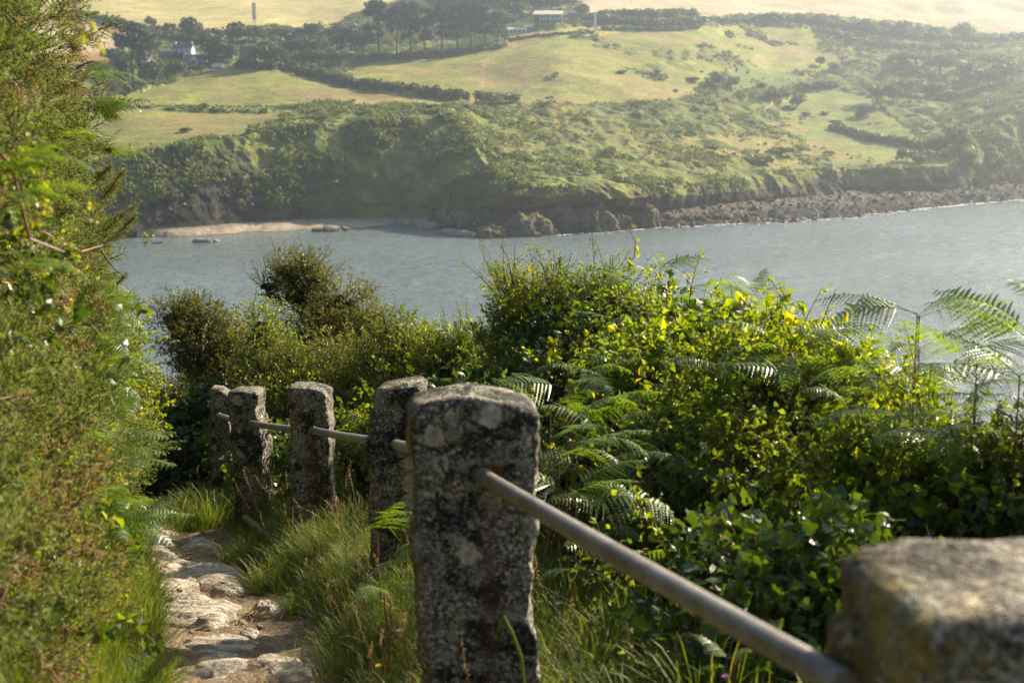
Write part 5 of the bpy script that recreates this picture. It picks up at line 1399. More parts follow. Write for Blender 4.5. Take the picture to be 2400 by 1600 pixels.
bush('scrub_bush', 'yellow-green leafy bush ending the bank beyond the gorse', 'bush', None, [(272, 880, 12.6, .32, .5, .5), (235, 1000, 12.4, .5, .5, .7), (285, 985, 13.0, .26, .4, .5)], {'scrub': .7, 'lime': .3}, 150)

for k, (y, h, lb) in enumerate([(4.3, .35, 'low leafy tangle at the bottom left corner of the photo'), (5.3, .4, 'low leafy tangle beside the humped slab'), (6.4, .45, 'low leafy tangle left of the broad pale slab'),
        (7.6, .5, 'low leafy tangle left of the wedge slab'), (9.0, .5, 'low leafy tangle where the path narrows'), (10.6, .5, 'low leafy tangle near the far end of the bank')]):
    x = float(path_x(y)) - 1.0; z = float(path_z(y)) + h; py = float(row_of(np.array(y), np.array(z))); fy = math.cos(PITCH) + (800 - py) / F * math.sin(PITCH)
    bush('leafy_tangle', lb, 'undergrowth', 'low growth along the bank foot', [(1200 + x * F * fy / y, py, y, .34, .55, .42), (1200 + (x - .2) * F * fy / y, py - 70, y, .3, .55, .4)], {'scrub': .45, 'bramble': .2, 'gorse': .35}, 170, limbs=2)
# gorse branches that stand clear of the bank
def gorse_branch(px0, py0, px1, py1, Y, label, n=34, dry=False):
    a0, b0 = np.array(U(px0, py0, Y + .1)), np.array(U(px1, py1, Y)); rng = np.random.default_rng(int(px0 * 7 + py0) % 9999)
    acc = Acc(); L = np.linalg.norm(b0 - a0); u = np.sort(rng.random(n)) ** .8
    P = a0 + (b0 - a0) * u[:, None] + np.array([0, 0, 1]) * (np.sin(u * 3.14) * -.08 * L)[:, None]
    ax = (b0 - a0) / L; D_ = ax * .9 + nrm(rng.normal(0, 1, (n, 3))) * .6 * (1.1 - u[:, None])
    for t_ in range(5):
        acc.inst(TW['gorse'][t_], P[t_::5], D_[t_::5], (.42 + .3 * (1 - u[t_::5])) * rng.uniform(.8, 1.1, len(u[t_::5])), roll=rng.uniform(0, 6, len(u[t_::5])), rng=rng, rnd=rng.uniform(.55, 1, len(u[t_::5])))
    o = acc.build('gorse_branch', [M['gorse_dry' if dry else 'gorse'], M['stem']], origin=a0); o.location = a0
    tag(o, label, 'branch', 'gorse branches reaching out from the bank')
for a in [(190, 200, 262, 262, 8.0, 'spiny green shoot by the pale field, under the dangling twig'), (200, 255, 268, 240, 8.0, 'green gorse shoot pointing right at the wooded corner'),
          (180, 320, 246, 345, 8.1, 'gorse shoot level with the lower field'), (200, 440, 246, 400, 8.2, 'gorse shoot pointing up beside the lower field edge'),
          (200, 500, 276, 415, 8.2, 'long curved gorse shoot in front of the cliff top'), (190, 560, 306, 488, 8.2, 'longest gorse shoot, in front of the shaded cliff'),
          (210, 590, 300, 520, 8.2, 'gorse shoot just under the longest one'), (210, 720, 285, 650, 9.4, 'gorse shoot over the water, upper of two'), (220, 760, 292, 700, 9.4, 'gorse shoot over the water, lower of two')]: gorse_branch(*a)
for a in [(120, -20, 180, 60, 7.6, 'brown gorse spray at the top of the photo'), (150, 100, 168, 100, 7.8, 'dry brown gorse spray beside the golden field'), (130, 190, 170, 196, 7.8, 'dry brown gorse spray below the pale field')]: gorse_branch(*a, n=26, dry=True)

# ---- bushes on the seaward side
GB = 'windswept bushes below the railing'
bush('hawthorn_bush', 'dark windswept thorn bush standing alone left of the posts', 'bush', GB,
     [(455, 785, 16, .42, .4, .34), (515, 850, 16, .45, .45, .42), (415, 748, 16, .28, .28, .20), (515, 960, 15.8, .42, .4, .5), (470, 1010, 15.6, .5, .5, .55), (400, 1010, 15.2, .42, .45, .5)],
     {'thorn': .8, 'scrub': .2}, 240, sprays=50, spray_len=.32, inner=.45)
bush('hawthorn_bush', 'tallest wind-bent thorn bush rising against the sea', 'bush', GB,
     [(715, 690, 17.5, .44, .4, .32), (668, 635, 17.5, .28, .3, .17), (790, 735, 17.5, .48, .45, .42), (630, 672, 17.5, .22, .25, .13), (770, 800, 17.2, .60, .5, .40), (720, 640, 17.5, .26, .3, .22), (850, 790, 17, .36, .4, .28)],
     {'thorn': 1}, 240, sprays=75, spray_len=.36, inner=.45)
bush('thorn_thicket', 'low tangled thicket between the tall thorn bush and the posts', 'thicket', None,
     [(645, 885, 15, .42, .5, .42), (740, 910, 14.5, .6, .5, .42), (860, 900, 14, .55, .5, .42), (700, 1020, 14, .8, .5, .6), (850, 1020, 13.5, .8, .5, .6), (612, 790, 15.2, .24, .3, .32), (930, 850, 14, .2, .25, .2), (700, 850, 14.6, .25, .3, .2)],
     {'scrub': .6, 'thorn': .4}, 165, sprays=60, spray_len=.4)
bush('thorn_thicket', 'thicket with bare grey twigs behind the mottled post', 'thicket', None,
     [(960, 890, 13.5, .5, .45, .42), (1060, 905, 13, .5, .45, .45), (1000, 1000, 13, .7, .5, .5), (935, 815, 13.6, .24, .3, .22), (1060, 830, 13.2, .2, .25, .22), (1110, 880, 13, .35, .35, .4)],
     {'scrub': .7, 'thorn': .3}, 165, sprays=60, spray_len=.4)
bush('leafy_undergrowth', 'shaded leafy growth seen between the rust-stained and mottled posts', 'undergrowth', None,
     [(680, 1130, 11.8, .5, .4, .38), (810, 1120, 10.8, .55, .4, .42), (930, 1100, 10.3, .6, .4, .45), (1060, 1080, 9.8, .7, .4, .5)], {'scrub': .5, 'ivy': .5}, 150, core=True)
bush('dark_shrub', 'shrub closing the bottom of the path, shade put into its dark leaves', 'bush', None,
     [(400, 1050, 14.6, .42, .4, .42), (455, 1100, 14.2, .35, .35, .35), (350, 1060, 15.0, .35, .4, .45), (335, 1150, 15.6, .4, .4, .4), (395, 1130, 15.4, .35, .4, .3), (500, 1010, 14.8, .4, .4, .5)], {'ivy': 1}, 150)  # dark ivy leaves alone, painting in the shade of the thorn bush
bush('blackthorn_bush', 'blackthorn bush with bare spiky twigs standing above the broad post', 'bush', None,
     [(1250, 762, 11.6, .36, .35, .30), (1320, 732, 11.4, .32, .35, .26), (1400, 722, 11.2, .32, .35, .22), (1220, 840, 11.6, .30, .35, .34), (1196, 740, 11.8, .15, .2, .3)],
     {'scrub': 1}, 190, sprays=90, spray_len=.42)
bush('ivy_bush', 'ivy-smothered bush behind the broad middle post', 'bush', None,
     [(1330, 870, 10.8, .5, .4, .40), (1250, 970, 10.4, .5, .4, .38), (1440, 840, 10.4, .46, .4, .36), (1400, 990, 9.8, .6, .4, .5), (1500, 785, 10.2, .40, .4, .30), (1160, 1000, 10.8, .36, .35, .25)],
     {'ivy': .66, 'scrub': .2, 'lime': .14}, 170)
bush('bramble_bank', 'bramble bank left of the big blurred leaves, topped with bracken', 'bramble', None,
     [(1620, 850, 9.2, .48, .4, .34), (1715, 850, 8.8, .42, .4, .24), (1560, 970, 8.6, .5, .4, .42), (1680, 980, 8.3, .55, .4, .40)],
     {'bramble': .34, 'ivy': .2, 'scrub': .46}, 160, sprays=20)
bush('bramble_bank', 'sunlit yellow-green bramble bank in the middle of the right side', 'bramble', None,
     [(1815, 915, 7.4, .40, .35, .30), (1930, 985, 7.2, .42, .35, .26), (1760, 1020, 7.4, .5, .4, .38), (1890, 1080, 7.0, .55, .4, .36), (2030, 1060, 7.0, .34, .35, .24)],
     {'bramble': .46, 'lime': .22, 'scrub': .32}, 170, sprays=24)
bush('bramble_bank', 'large-leaved bramble growing at the right edge above the nearest post', 'bramble', None,
     [(2130, 1160, 6.2, .42, .35, .26), (2280, 1150, 6.0, .42, .35, .27), (2400, 1120, 5.8, .42, .35, .27), (2200, 1250, 5.8, .55, .35, .3), (2420, 1220, 5.6, .5, .35, .3), (2560, 1110, 5.8, .5, .4, .36)],
     {'bramble': .42, 'ivy': .13, 'scrub': .45}, 175, sprays=16)
bush('shaded_thicket', 'deep shaded thicket under the sunlit brambles', 'thicket', None,
     [(1420, 1150, 8.0, .55, .4, .45), (1560, 1180, 7.4, .6, .4, .5), (1720, 1200, 6.8, .6, .4, .45), (1880, 1220, 6.4, .6, .4, .45), (2020, 1260, 6.0, .5, .4, .4)],
     {'scrub': .6, 'ivy': .25, 'bramble': .15}, 150)
bush('shaded_thicket', 'dark leafy growth showing just above the nearest post', 'thicket', None,
     [(2150, 1340, 5.6, .5, .4, .4), (2350, 1340, 5.4, .5, .4, .42), (2560, 1300, 5.4, .55, .4, .45), (2700, 1150, 5.8, .6, .5, .5)],
     {'scrub': .5, 'ivy': .3, 'bramble': .2}, 130)
bush('ivy_patch', 'dark ivy climbing the slope left of the nearest post', 'ivy', None,
     [(1760, 1400, 5.0, .36, .3, .24), (1880, 1420, 4.7, .34, .3, .28), (1660, 1360, 5.4, .42, .3, .26), (1840, 1560, 4.4, .4, .3, .2), (1990, 1420, 4.6, .3, .3, .3)],
     {'ivy': .9, 'scrub': .1}, 170)

# ---- ivy and honeysuckle woven through the gorse
def creeper(name, label, cat, pts, Y, sp, n, spread=.12, s=.8, mat=None):
    P0 = [np.array(U(px, py, Y + dy)) for px, py, dy in pts]; rng = np.random.default_rng(int(pts[0][0] + pts[0][1]) % 999)
    org = P0[0]; q = MB(); q.tube([p - org for p in P0], [.006] + [.0045] * (len(P0) - 2) + [.002], 6, False)
    root = empty(name, org, 0, label, cat, 'creepers woven through the bank')
    q.build('stem', M['stem_red'], root)
    a = Acc(); u = rng.random(n) * (len(P0) - 1.001); i = u.astype(int)
    P = np.array([P0[k] + (P0[k + 1] - P0[k]) * (x - k) for x, k in zip(u, i)]) + rng.normal(0, spread, (n, 3)) * .5
    for t_ in range(len(TW[sp])):
        m = np.arange(n) % len(TW[sp]) == t_
        a.inst(TW[sp][t_], P[m], rng.normal(0, 1, (m.sum(), 3)) + [0.3, -.4, .2], s * rng.uniform(.7, 1.2, m.sum()), roll=rng.uniform(0, 6, m.sum()), rng=rng, rnd=rng.uniform(.3, 1, m.sum()))
    a.build('leaves', [M[mat or LM[sp]], M['stem_red']], root, origin=org)
creeper('honeysuckle', 'yellow-green creeper leaves hanging in the gorse at the upper left', 'creeper', [(-30, 330, 0), (20, 380, .1), (40, 440, .1), (70, 560, .1), (150, 590, .2)], 3.9, 'lime', 12, .12, .5)
creeper('honeysuckle', 'bright creeper leaves in the middle of the gorse bank', 'creeper', [(60, 520, 0), (130, 560, .3), (190, 590, .6), (240, 575, 1.0)], 5.2, 'lime', 12, .14, .5)
creeper('honeysuckle', 'creeper with lime leaves just above the ivy', 'creeper', [(0, 660, 0), (70, 680, .2), (130, 700, .4), (160, 720, .6)], 5.0, 'lime', 12, .14, .55)
creeper('ivy', 'dark glossy ivy in a hollow of the gorse bank', 'ivy', [(30, 600, 0), (80, 650, .1), (120, 690, .2), (90, 760, .1), (50, 880, 0)], 5.0, 'ivy', 34, .22, .9)
creeper('ivy', 'ivy trailing low on the bank at the bottom left', 'ivy', [(20, 1480, 0), (80, 1440, .1), (150, 1460, .1), (130, 1560, 0)], 4.4, 'ivy', 30, .2, .9)
creeper('honeysuckle', 'green creeper leaves low on the bank at the bottom left corner', 'creeper', [(0, 1250, 0), (60, 1290, .1), (120, 1400, .1), (180, 1480, .1)], 4.6, 'lime', 12, .16, .6)
# thin dangling twig crossing the golden field, and a bare twig over the water
def bare_twig(pts, Y, label, r=.004, leaves=(), mat='stem_red'):
    P0 = [np.array(U(px, py, Y)) for px, py in pts]; org = P0[0]; root = empty('bare_twig', org, 0, label, 'twig')
    q = MB(); q.tube([p - org for p in P0], np.linspace(r, r * .45, len(P0)), 6, False); q.build('stem', M[mat], root)
    for px, py, s, rl_ in leaves:
        Vl, Fl = leaf_oval(.03 * s, .018 * s); Vl = place(Vl, np.array(U(px, py, Y)) - org, np.array([rl_, -.2, -1.]), [0, -1, .3])
        link('leaf', mesh_data('leaf', Vl, Fl, [M['lime_leaf']], None, {'rnd': np.full(len(Vl), .8)}), root)
bare_twig([(165, -30), (178, 20), (195, 60), (212, 92), (225, 112)], 3.2, 'thin brown twig dangling in front of the golden field', .0030, [(230, 100, .6, .2), (238, 113, .6, .4), (200, 75, .9, -.2), (212, 50, .8, .5)])
bare_twig([(232, 580), (250, 605), (268, 630), (296, 652)], 8.0, 'bare brown twig sticking out over the water left', .0055, mat='stem')
bare_twig([(180, 160), (200, 150), (218, 143), (228, 150)], 7.8, 'dry curled brown stem beside the pale field', .006, mat='stem_red')
bare_twig([(345, 862), (380, 850), (410, 848)], 15.5, 'bare grey twig left of the dark thorn bush', .007, mat='bark')
bare_twig([(1205, 672), (1195, 630), (1188, 598), (1172, 574)], 11.4, 'bare thorny twig at the top left of the blackthorn', .006, mat='bark')
bare_twig([(1200, 632), (1214, 615), (1234, 600)], 11.4, 'short side twig of the blackthorn pointing right', .004, mat='bark')
bare_twig([(1275, 625), (1258, 610), (1240, 594)], 11.3, 'bare grey twig crossing over the blackthorn', .004, mat='bark')
bare_twig([(1172, 694), (1150, 692), (1128, 692)], 11.6, 'straight bare twig jutting left from the blackthorn', .004, mat='bark')
bare_twig([(1060, 790), (1063, 770), (1065, 752)], 12.9, 'upright bare twig above the thicket', .005, mat='bark')
bare_twig([(1470, 640), (1486, 600), (1490, 570), (1478, 545), (1476, 515)], 10.0, 'tall climbing shoot with yellow leaves rising above all bushes', .004, [(1488, 572, 2.0, .4), (1500, 590, 1.8, -.5), (1470, 608, 2.2, .8), (1482, 618, 2.0, -.6), (1494, 556, 1.2, .2), (1466, 622, 2.0, -.3)])
bare_twig([(1852, 760), (1842, 720), (1822, 680), (1806, 655), (1800, 650)], 7.8, 'reddish stem with tiny round leaves beside the small bracken', .004, [(1800, 648, 1, .4), (1812, 646, 1, -.4), (1795, 660, .9, .3), (1850, 700, .9, .5), (1835, 670, .8, .8), (1862, 738, .8, .9)])
bare_twig([(2155, 740), (2150, 830), (2140, 960), (2130, 1010)], 6.2, 'brown bracken stalk carrying the big arching frond', .0032, mat='stem_red')
bare_twig([(1960, 1180), (1960, 1240), (1965, 1300), (1968, 1380)], 4.9, 'brown upright stalk in the shade behind the thick rail', .005, mat='stem_red')

# ---- bracken
FR = [mesh_data('frond', t_.V, t_.F, [M['bracken'], M['stem_red']], t_.M, {'rnd': t_.R}) for t_ in (frond(np.random.default_rng(900 + i), 1.0, 17, .34, b) for i, b in enumerate((.9, 1.25, 1.6, .6)))]
FRD = [m_.copy() for m_ in FR[:2]]
for m_ in FRD: m_.materials.clear(); m_.materials.append(M['bracken_dry']); m_.materials.append(M['stem_red'])
def fern(px, py, Y, L, angs, label, tilt=.25, stem=True, dry=False, group='bracken plants', sc=1.0):
    """angs: headings of the fronds in degrees (0 = right, 90 = away, 180 = left, 270 = towards the viewer)"""
    c = np.array(U(px, py, Y)); rng = np.random.default_rng(int(px * 3 + py) % 9973)
    gz_ = float(ground_z(c[0], c[1])); org = np.array([c[0], c[1], gz_]) if stem and c[2] - gz_ < 3 else c
    root = empty('bracken', org, 0, label, 'fern', group)
    if stem:
        q = MB(); hh = max(min(c[2] - gz_, 1.6), .15); q.tube([(rng.normal(0, .03), rng.normal(0, .03), c[2] - org[2] - hh), (0, 0, (c[2] - org[2]) - hh * .4), (0, 0, c[2] - org[2])], [.005, .004, .003], 5, False); q.build('stem', M['stem_red'], root)
    for k, ang in enumerate(angs):
        f_ = link('frond', (FRD if dry else FR)[(k + int(px)) % (2 if dry else 4)], root)
        tl = tilt + rng.normal(0, .12); z = math.radians(ang) - math.pi / 2
        f_.rotation_euler = Euler((tl, rng.normal(0, .25), z)); s = L * rng.uniform(.85, 1.12); f_.scale = (s, s, s)
        f_.location = (0, 0, c[2] - org[2] - .06 * k * L * rng.random())
    return root
FERNS = [
 (2150, 735, 6.1, .46, (178, 2, 150, 25), 'big bracken arching both ways above the right-hand brambles', .12),
 (2155, 815, 6.1, .36, (190, 350, 230), 'lower fronds of bracken on the stalk before the water', .15),
 (2145, 880, 6.2, .34, (170, 10, 280), 'bracken tuft at the foot of the stalk before the water', .2),
 (2430, 800, 5.4, .52, (170, 200, 120), 'blurred bracken coming in from the right edge, topmost', .30),
 (2440, 700, 5.0, .2, (175, 120), 'tip of bracken just entering at the right edge', .4),
 (2420, 905, 5.6, .50, (175, 215, 140), 'blurred bracken from the right edge under the topmost one', .25),
 (2300, 1000, 5.6, .45, (180, 230, 10), 'bracken spread flat over the right-hand brambles', .10),
 (1770, 700, 8.0, .30, (140, 60, 200, 350), 'small upright bracken standing against the water', .55),
 (1545, 640, 10.0, .42, (10, 40, 170, 200), 'layered bracken at the top of the ivy bush', .35),
 (1480, 665, 9.8, .36, (190, 230, 120), 'bracken leaning left over the ivy bush', .30),
 (1640, 745, 9.0, .34, (20, 150, 250), 'pale bracken crest on the bramble bank', .35),
 (1720, 760, 8.6, .30, (0, 60, 180), 'grey looking bracken tuft before the water', .30),
 (1830, 790, 7.0, .42, (350, 20, 190), 'bracken laid along the top of the sunlit brambles', .10),
 (1700, 860, 7.2, .40, (200, 260, 330), 'large blurred bracken in the middle of the right side', .2),
 (1980, 850, 6.8, .38, (10, 170, 280), 'bracken above the sunlit brambles toward the right', .15),
 (1330, 905, 7.2, .44, (10, 350, 200, 300), 'layered silvery bracken just right of the broad post, top layer', .30),
 (1340, 985, 6.6, .46, (5, 340, 40, 280), 'layered silvery bracken right of the broad post, second layer', .25),
 (1310, 1065, 6.2, .44, (10, 330, 300), 'layered silvery bracken right of the broad post, third layer', .22),
 (1330, 1150, 6.0, .40, (0, 320, 30), 'layered silvery bracken right of the broad post, lowest layer', .18),
 (1460, 1050, 6.8, .36, (20, 200, 300), 'silvery bracken under the thorny bush', .2),
 (1430, 800, 10, .32, (180, 220, 300), 'bracken lying across the ivy', .2),
 (1500, 960, 8.8, .40, (185, 250, 320), 'bracken frond crossing the ivy bush horizontally', .15),
 (1060, 790, 12.8, .34, (30, 160, 330), 'pale bracken between the thickets', .35),
 (1090, 900, 12.4, .34, (180, 230), 'bracken spreading left at the ivy bush', .1),
 (885, 1245, 6.1, .30, (330, 10, 300), 'bracken at the foot of the mottled post, upper fronds', .45),
 (900, 1320, 5.7, .30, (350, 20, 280), 'bracken at the foot of the mottled post, middle fronds', .30),
 (915, 1385, 5.3, .28, (0, 330, 240), 'bracken at the foot of the mottled post, lower fronds', .25),
 (1380, 1330, 5.3, .26, (20, 320, 200), 'small bracken right of the broad post foot', .25),
 (1720, 1560, 4.0, .16, (150, 200, 60), 'small pale fern under the thick rail', .4),
 (-10, 420, 3.6, .26, (10, 330, 50), 'blurred bracken at the upper left edge', .30),
 (-20, 480, 3.5, .24, (0, 320, 30), 'blurred bracken at the left edge under the first', .2),
 (-30, 640, 3.6, .26, (10, 340), 'blurred bracken at the left edge in mid height', .2),
 (185, 190, 7.6, .34, (0, 20, 330), 'bracken frond arching right before the wooded corner', .32),
 (230, 375, 7.8, .30, (0, 340), 'bracken frond arching in front of the lower field', .35),
 (190, 270, 7.6, .36, (350, 10), 'bracken drooping in front of the lower field', .15),
 (140, 330, 7.0, .3, (0, 330), 'bracken hidden in the gorse beside the field', .2),
]
for f_ in FERNS: fern(*f_[:6], tilt=f_[6], stem=f_[0] > 300)
rg = np.random.default_rng(8)
for k, (px, py, Y) in enumerate([(1580, 700, 9.6), (1450, 745, 9.8), (1560, 800, 8.8), (1660, 900, 8.0), (1760, 930, 7.2), (1600, 1010, 7.8), (1500, 1120, 7.4), (1420, 930, 8.6), (2080, 930, 6.3), (2180, 880, 6.0), (2290, 900, 5.8), (2340, 950, 5.5),
        (2120, 1010, 6.0), (2240, 1060, 5.6), (1860, 850, 7.0), (1930, 900, 6.8), (1640, 1100, 7.0), (1750, 1150, 6.4), (1390, 1230, 6.4), (1470, 1300, 5.6), (1380, 1100, 6.4), (1400, 880, 8.4), (1250, 830, 11), (2000, 960, 6.5), (2380, 1030, 5.4), (1540, 880, 8.4), (2290, 850, 5.6), (2390, 880, 5.3), (2230, 960, 5.7), (2060, 880, 6.4), (2180, 1000, 5.8), (2340, 1060, 5.3), (1880, 830, 7.0), (1290, 960, 7.2), (1420, 1010, 6.8), (1350, 1180, 5.8), (1450, 1180, 6.0)]):
    fern(px, py, Y, rg.uniform(.34, .54), [rg.uniform(-40, 40), rg.uniform(150, 215), rg.uniform(240, 320)][:rg.integers(2, 4)], 'bracken threaded through the brambles and ivy beyond the railing', rg.uniform(.05, .4), group='bracken in the seaward bushes')
for k in range(46):
    y = rg.uniform(5.2, 12.3); h = rg.uniform(.15, 1.7); x = float(path_x(y)) - .58 - h * .08
    z = float(path_z(y)) + h + .15; py = float(row_of(np.array(y), np.array(z))); fy = math.cos(PITCH) + (800 - py) / F * math.sin(PITCH)
    fern(1200 + x * F * fy / y, py, y, rg.uniform(.28, .46), [rg.uniform(-60, 40) for _ in range(rg.integers(2, 4))], 'bracken growing out of the foot of the gorse bank', rg.uniform(0, .35), stem=False, dry=rg.random() < .05, group='bracken along the bank foot')

# ---- grasses
GTF = mk(5, lambda r: grass_tuft(r, 26, .30, .0050, .07, .6))
GTS = mk(4, lambda r: grass_tuft(r, 30, .16, .0042, .06, .8))
def grass(x, y, sc, name, label, tpl, hue=None, seed=1):
    rng = np.random.default_rng(seed); n = len(x); a = Acc(); z = ground_z(x, y) - .01
    Pq = np.stack([x, y, z], -1); D_ = np.tile([0, 0, 1.], (n, 1)) + rng.normal(0, .22, (n, 3)); pk = rng.integers(0, len(tpl), n)
    hue = np.clip(.5 + .6 * fbm(Pq * 2, 2, seed) + rng.normal(0, .2, n), 0, 1) if hue is None else hue
    for t_ in range(len(tpl)):
        m = pk == t_; a.inst(tpl[t_], Pq[m], D_[m], sc[m] if hasattr(sc, '__len__') else sc, roll=rng.uniform(0, 6.28, m.sum()), rnd=hue[m], rng=rng)
    return tag(a.build(name, [M['grass']]), label, 'grass', kind='stuff')
n = 2300; y = rg.uniform(3.6, 14.5, n); s = .36 + .10 * (y < 7.2) + np.abs(rg.normal(0, .55, n)); s = np.minimum(s, 2.4); x = path_x(y) + s
grass(x, y, .25 + .58 * sst(.36, 1.0, s) * rg.uniform(.5, 1.3, n), 'verge_grass', 'long green grass round the feet of the posts', GTF, seed=3)
n = 1500; y = rg.uniform(3.6, 14, n); s = .36 + .08 * (y < 7.2) + rg.random(n) ** 1.5 * .8; grass(path_x(y) + s, y, rg.uniform(.4, .9, n), 'short_grass', 'short turf on the bank right of the path', GTS, seed=4)
n = 1500; y = rg.uniform(3.4, 13.5, n); s = .40 + np.abs(rg.normal(0, .22, n)); grass(path_x(y) - s, y, rg.uniform(.4, .9, n), 'bank_grass', 'bright grass spilling over the left edge of the path', GTF, seed=5)
n = 1600; y = rg.uniform(3.2, 9, n); x = path_x(y) + rg.uniform(1.2, 4.2, n); grass(x, y, rg.uniform(.7, 1.4, n), 'slope_grass', 'tall shaded grass on the slope beyond the railing', GTF, seed=6)
n = 420; y = rg.uniform(3.8, 13, n); s_ = .42 + np.abs(rg.normal(0, .7, n)); x = path_x(y) + np.where(rg.random(n) < .25, -1, 1) * s_; z = ground_z(x, y)
pt = T(); r_ = np.random.default_rng(3); pts_ = [np.zeros(3), np.array([.02, .25, 0]), np.array([.07, .5, .02])]
for a_, b_ in zip(pts_[:-1], pts_[1:]): pt.add(*prism(a_, b_, .0014, .001), .6, 0)
for k in range(22):
    Vl, Fl = leaf_oval(.014, .004); u = k / 22; pt.add(place(Vl, pts_[1] + (pts_[2] - pts_[1]) * (.5 + .5 * u), nrm((r_.normal(0, .8, 3) + [0, 1, 0])[None])[0], r_.normal(0, 1, 3)), Fl, r_.random(), 0)
pt.done(); a_ = Acc(); a_.inst(pt, np.stack([x, y, z], -1), np.tile([0, 0, 1.], (n, 1)) + rg.normal(0, .3, (n, 3)), rg.uniform(.4, 1.05, n), roll=rg.uniform(0, 6.28, n), rng=rg)
tag(a_.build('seeding_grasses', [M['seed']]), 'dry brown seeding grasses standing through the verge', 'grass', kind='stuff')
for (px, py, Y, rx, nn, hh, lb) in ((478, 1215, 11.2, .26, 150, .85, 'dense grass tussock left of the slender post'), (440, 1165, 12.2, .18, 60, .55, 'small grass tussock at the bend of the path'), (700, 1345, 8.3, .24, 120, .65, 'grass tussock overhanging the path below the rust-stained post'),
        (900, 1490, 6.0, .28, 120, .6, 'grass tussock on the bank at the bottom, left of the broad post'), (600, 1275, 9.4, .2, 70, .6, 'grass tussock around the rusty rail')):
    c = U(px, py, Y); x = c.x + rg.normal(0, rx * .5, nn); y = Y + rg.normal(0, rx * .9, nn)
    o = grass(x, y, hh * rg.uniform(.6, 1.25, nn), 'grass_tussock', lb, GTF, seed=int(px)); o['kind'] = 'thing'; o['category'] = 'grass tussock'; o['group'] = 'grass tussocks beside the path'
# a few single stems that catch the light
def stem_flower(px, py, Y, kind, label, h=None):
    c = np.array(U(px, py, Y)); g = float(ground_z(c[0], c[1])); h = max(min(c[2] - g, .55), .12); org = np.array([c[0] + .03, c[1], c[2] - h])
    root = empty('seeding_grass' if kind == 'seed' else 'wildflower', org, 0, label, 'flower' if kind != 'seed' else 'grass stem', 'stems standing in the verge')
    q = MB(); rng = np.random.default_rng(int(px)); q.tube([(0, 0, 0), (rng.normal(0, .01), 0, h * .5), (-.03, 0, h)], [.0018, .0015, .001], 4, False); q.build('stem', M['seed'], root)
    t_ = T()
    if kind == 'seed':
        for k in range(26):
            u = k / 26; p = np.array([-.03 + .012 * u, 0, h - .02 + .06 * u]); D_ = nrm(rng.normal(0, 1, (1, 3)) + [[0, 0, 1.2]])[0]; Vl, Fl = leaf_oval(.012, .004); t_.add(place(Vl, p, D_, rng.normal(0, 1, 3)), Fl, rng.random(), 0)
        mt = M['seed']
    else:
        for k in range(14):
            a_ = k * .449; D_ = np.array([math.cos(a_), math.sin(a_), .45]); Vl, Fl = leaf_oval(.013, .006); t_.add(place(Vl, np.array([-.03, 0, h]), D_, [0, 0, 1]), Fl, .5, 0)
        mt = M['yellow'] if kind == 'yellow' else M['purple']
    t_.done(); link('head', mesh_data('head', t_.V, t_.F, [mt], t_.M, {'rnd': t_.R}), root)
M['yellow'] = leafmat('petal_yellow', [(0, (.65, .40, .02)), (1, (.7, .45, .03))], .6, .2, .4, (1.1, 1, .6))
M['purple'] = leafmat('petal_purple', [(0, (.35, .10, .35)), (1, (.4, .15, .4))], .6, .2, .4, (1, 1, 1))
for a in [(663, 1222, 9.3, 'yellow', 'small yellow flower left of the rust-stained post'), (680, 1232, 9.3, 'yellow', 'orange-yellow flower touching the rust-stained post'),
          (752, 1360, 6.6, 'yellow', 'orange flower head standing over the grass by the path'), (1310, 1414, 5.0, 'purple', 'tiny pink flower right of the broad post'), (936, 1478, 4.7, 'purple', 'tiny pink flower left of the broad post'),
          (887, 1560, 4.4, 'yellow', 'yellow flower low in the grass at the bottom'), (1700, 1585, 3.8, 'purple', 'purple flower head under the thick rail'),
          (714, 1326, 6.8, 'seed', 'plantain head standing highest beside the path'), (724, 1355, 6.7, 'seed', 'plantain head second from the path'), (766, 1375, 6.4, 'seed', 'brown seed head near the orange flower'),
          (700, 1385, 6.6, 'seed', 'seed head leaning over the path edge'), (462, 1100, 12, 'seed', 'thin grass head before the dark shrub'), (945, 1460, 4.8, 'seed', 'brown knob of a plantain below the small bracken'),
          (865, 1530, 4.5, 'seed', 'brown seed head at the bottom, left of the broad post'), (890, 1500, 4.6, 'seed', 'seed head just above the low yellow flower'), (1005, 1495, 4.3, 'seed', 'pinkish grass plume beside the broad post'),
          (600, 1200, 10, 'seed', 'feathery grass before the slender post'), (640, 1100, 10.4, 'seed', 'tall grass head beside the slender post'), (790, 1180, 8.6, 'seed', 'grass plume right of the rust-stained post')]: stem_flower(*a)
# bent grass blade in front of the broad post
pb_ = [np.array(U(px, py, 3.7)) for px, py in ((1228, 1600), (1222, 1540), (1200, 1480), (1180, 1442), (1174, 1450), (1160, 1500))]
q = MB(); q.tube([p - pb_[0] for p in pb_], [.005, .005, .0045, .004, .0035, .001], 5, False); o = q.build('bent_grass', M['lime_leaf']); o.location = pb_[0]; tag(o, 'single bent yellow-green blade in front of the broad middle post', 'grass blade')
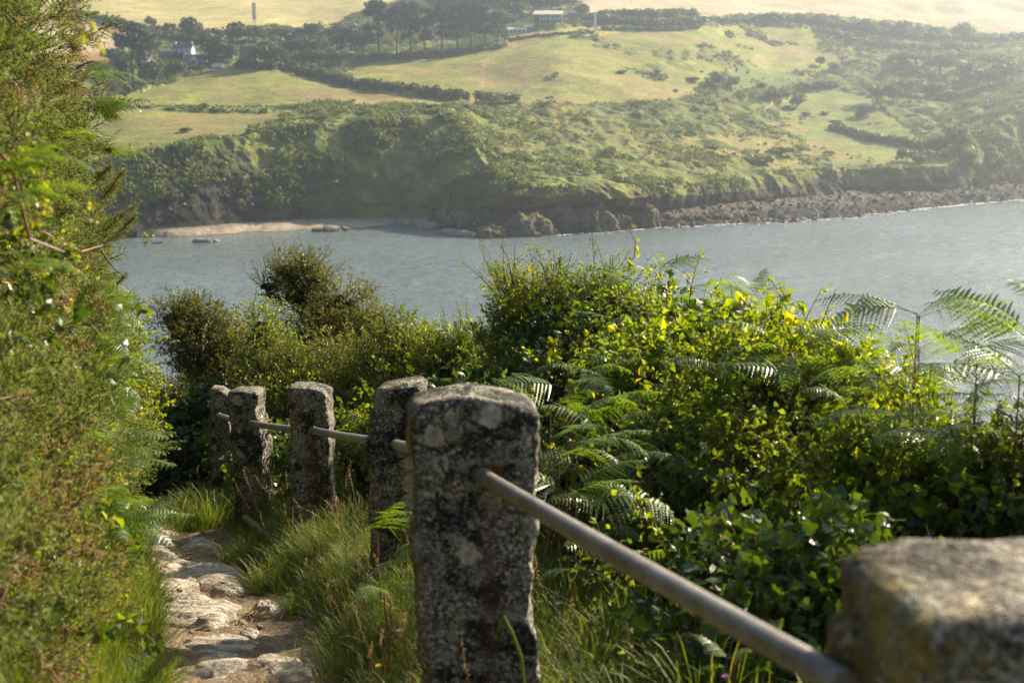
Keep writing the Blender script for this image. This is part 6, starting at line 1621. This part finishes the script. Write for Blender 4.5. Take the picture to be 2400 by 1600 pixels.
# ------------------------------------------------------------------ air, light, camera
SUN_AZ, SUN_EL = math.radians(47), math.radians(29)
def haze():
    mb = MB(); mb.box(-1500, 1900, -320, 1830, -9.0, 235); m, nt, out = newmat('haze_air')
    v = N(nt, 'ShaderNodeVolumePrincipled'); v.inputs['Color'].default_value = (.74, .86, 1, 1); v.inputs['Density'].default_value = HAZE
    v.inputs['Density Attribute'].default_value = ''; v.inputs['Anisotropy'].default_value = .8
    nt.links.new(v.outputs[0], out.inputs['Volume']); o = mb.build('haze', m); tag(o, 'thin morning haze over the whole bay', 'haze', kind='stuff')
HAZE = .00032
if not os.environ.get('NOHAZE'): haze()
w = bpy.data.worlds.new('World'); S.world = w; w.use_nodes = True; nt = w.node_tree; nt.nodes.clear()
sky = N(nt, 'ShaderNodeTexSky', sky_type='NISHITA', sun_disc=False, sun_elevation=SUN_EL, sun_rotation=SUN_AZ, air_density=1.0, dust_density=2.5, altitude=50)
bg = N(nt, 'ShaderNodeBackground', inp={'Color': sky.outputs[0], 'Strength': .07}); wo = N(nt, 'ShaderNodeOutputWorld'); nt.links.new(bg.outputs[0], wo.inputs[0])
sl = bpy.data.lights.new('sun', 'SUN'); sl.energy = 5.0; sl.angle = math.radians(.5); sl.color = (1, .85, .63)
so = bpy.data.objects.new('sun', sl); COL.objects.link(so)
sd = Vector((math.sin(SUN_AZ) * math.cos(SUN_EL), math.cos(SUN_AZ) * math.cos(SUN_EL), math.sin(SUN_EL)))
so.rotation_euler = sd.to_track_quat('Z', 'Y').to_euler(); so.location = (20, 20, 90)
cd = bpy.data.cameras.new('camera'); cd.lens = 50; cd.sensor_width = 36; cd.sensor_fit = 'HORIZONTAL'; cd.clip_start = .05; cd.clip_end = 6000
cd.dof.use_dof = True; cd.dof.focus_distance = 11.5; cd.dof.aperture_fstop = 4.0; cd.dof.aperture_blades = 0
co = bpy.data.objects.new('camera', cd); COL.objects.link(co); co.location = (0, 0, H); co.rotation_euler = (math.pi / 2 - PITCH, 0, 0); S.camera = co
S.view_settings.view_transform = 'Standard'; S.view_settings.look = 'None'; S.view_settings.exposure = 1.35; S.view_settings.gamma = 1
cy = S.cycles; cy.use_denoising = True; cy.max_bounces = 6; cy.diffuse_bounces = 3; cy.glossy_bounces = 2; cy.transmission_bounces = 4; cy.transparent_max_bounces = 4; cy.volume_bounces = 0
cy.sample_clamp_indirect = 4.0; cy.sample_clamp_direct = 12.0; cy.denoising_prefilter = 'NONE'; cy.caustics_reflective = False; cy.caustics_refractive = False; cy.use_adaptive_sampling = True; cy.adaptive_threshold = .015
try: cy.denoising_input_passes = 'RGB_ALBEDO_NORMAL'; cy.denoiser = 'OPENIMAGEDENOISE'
except Exception: pass
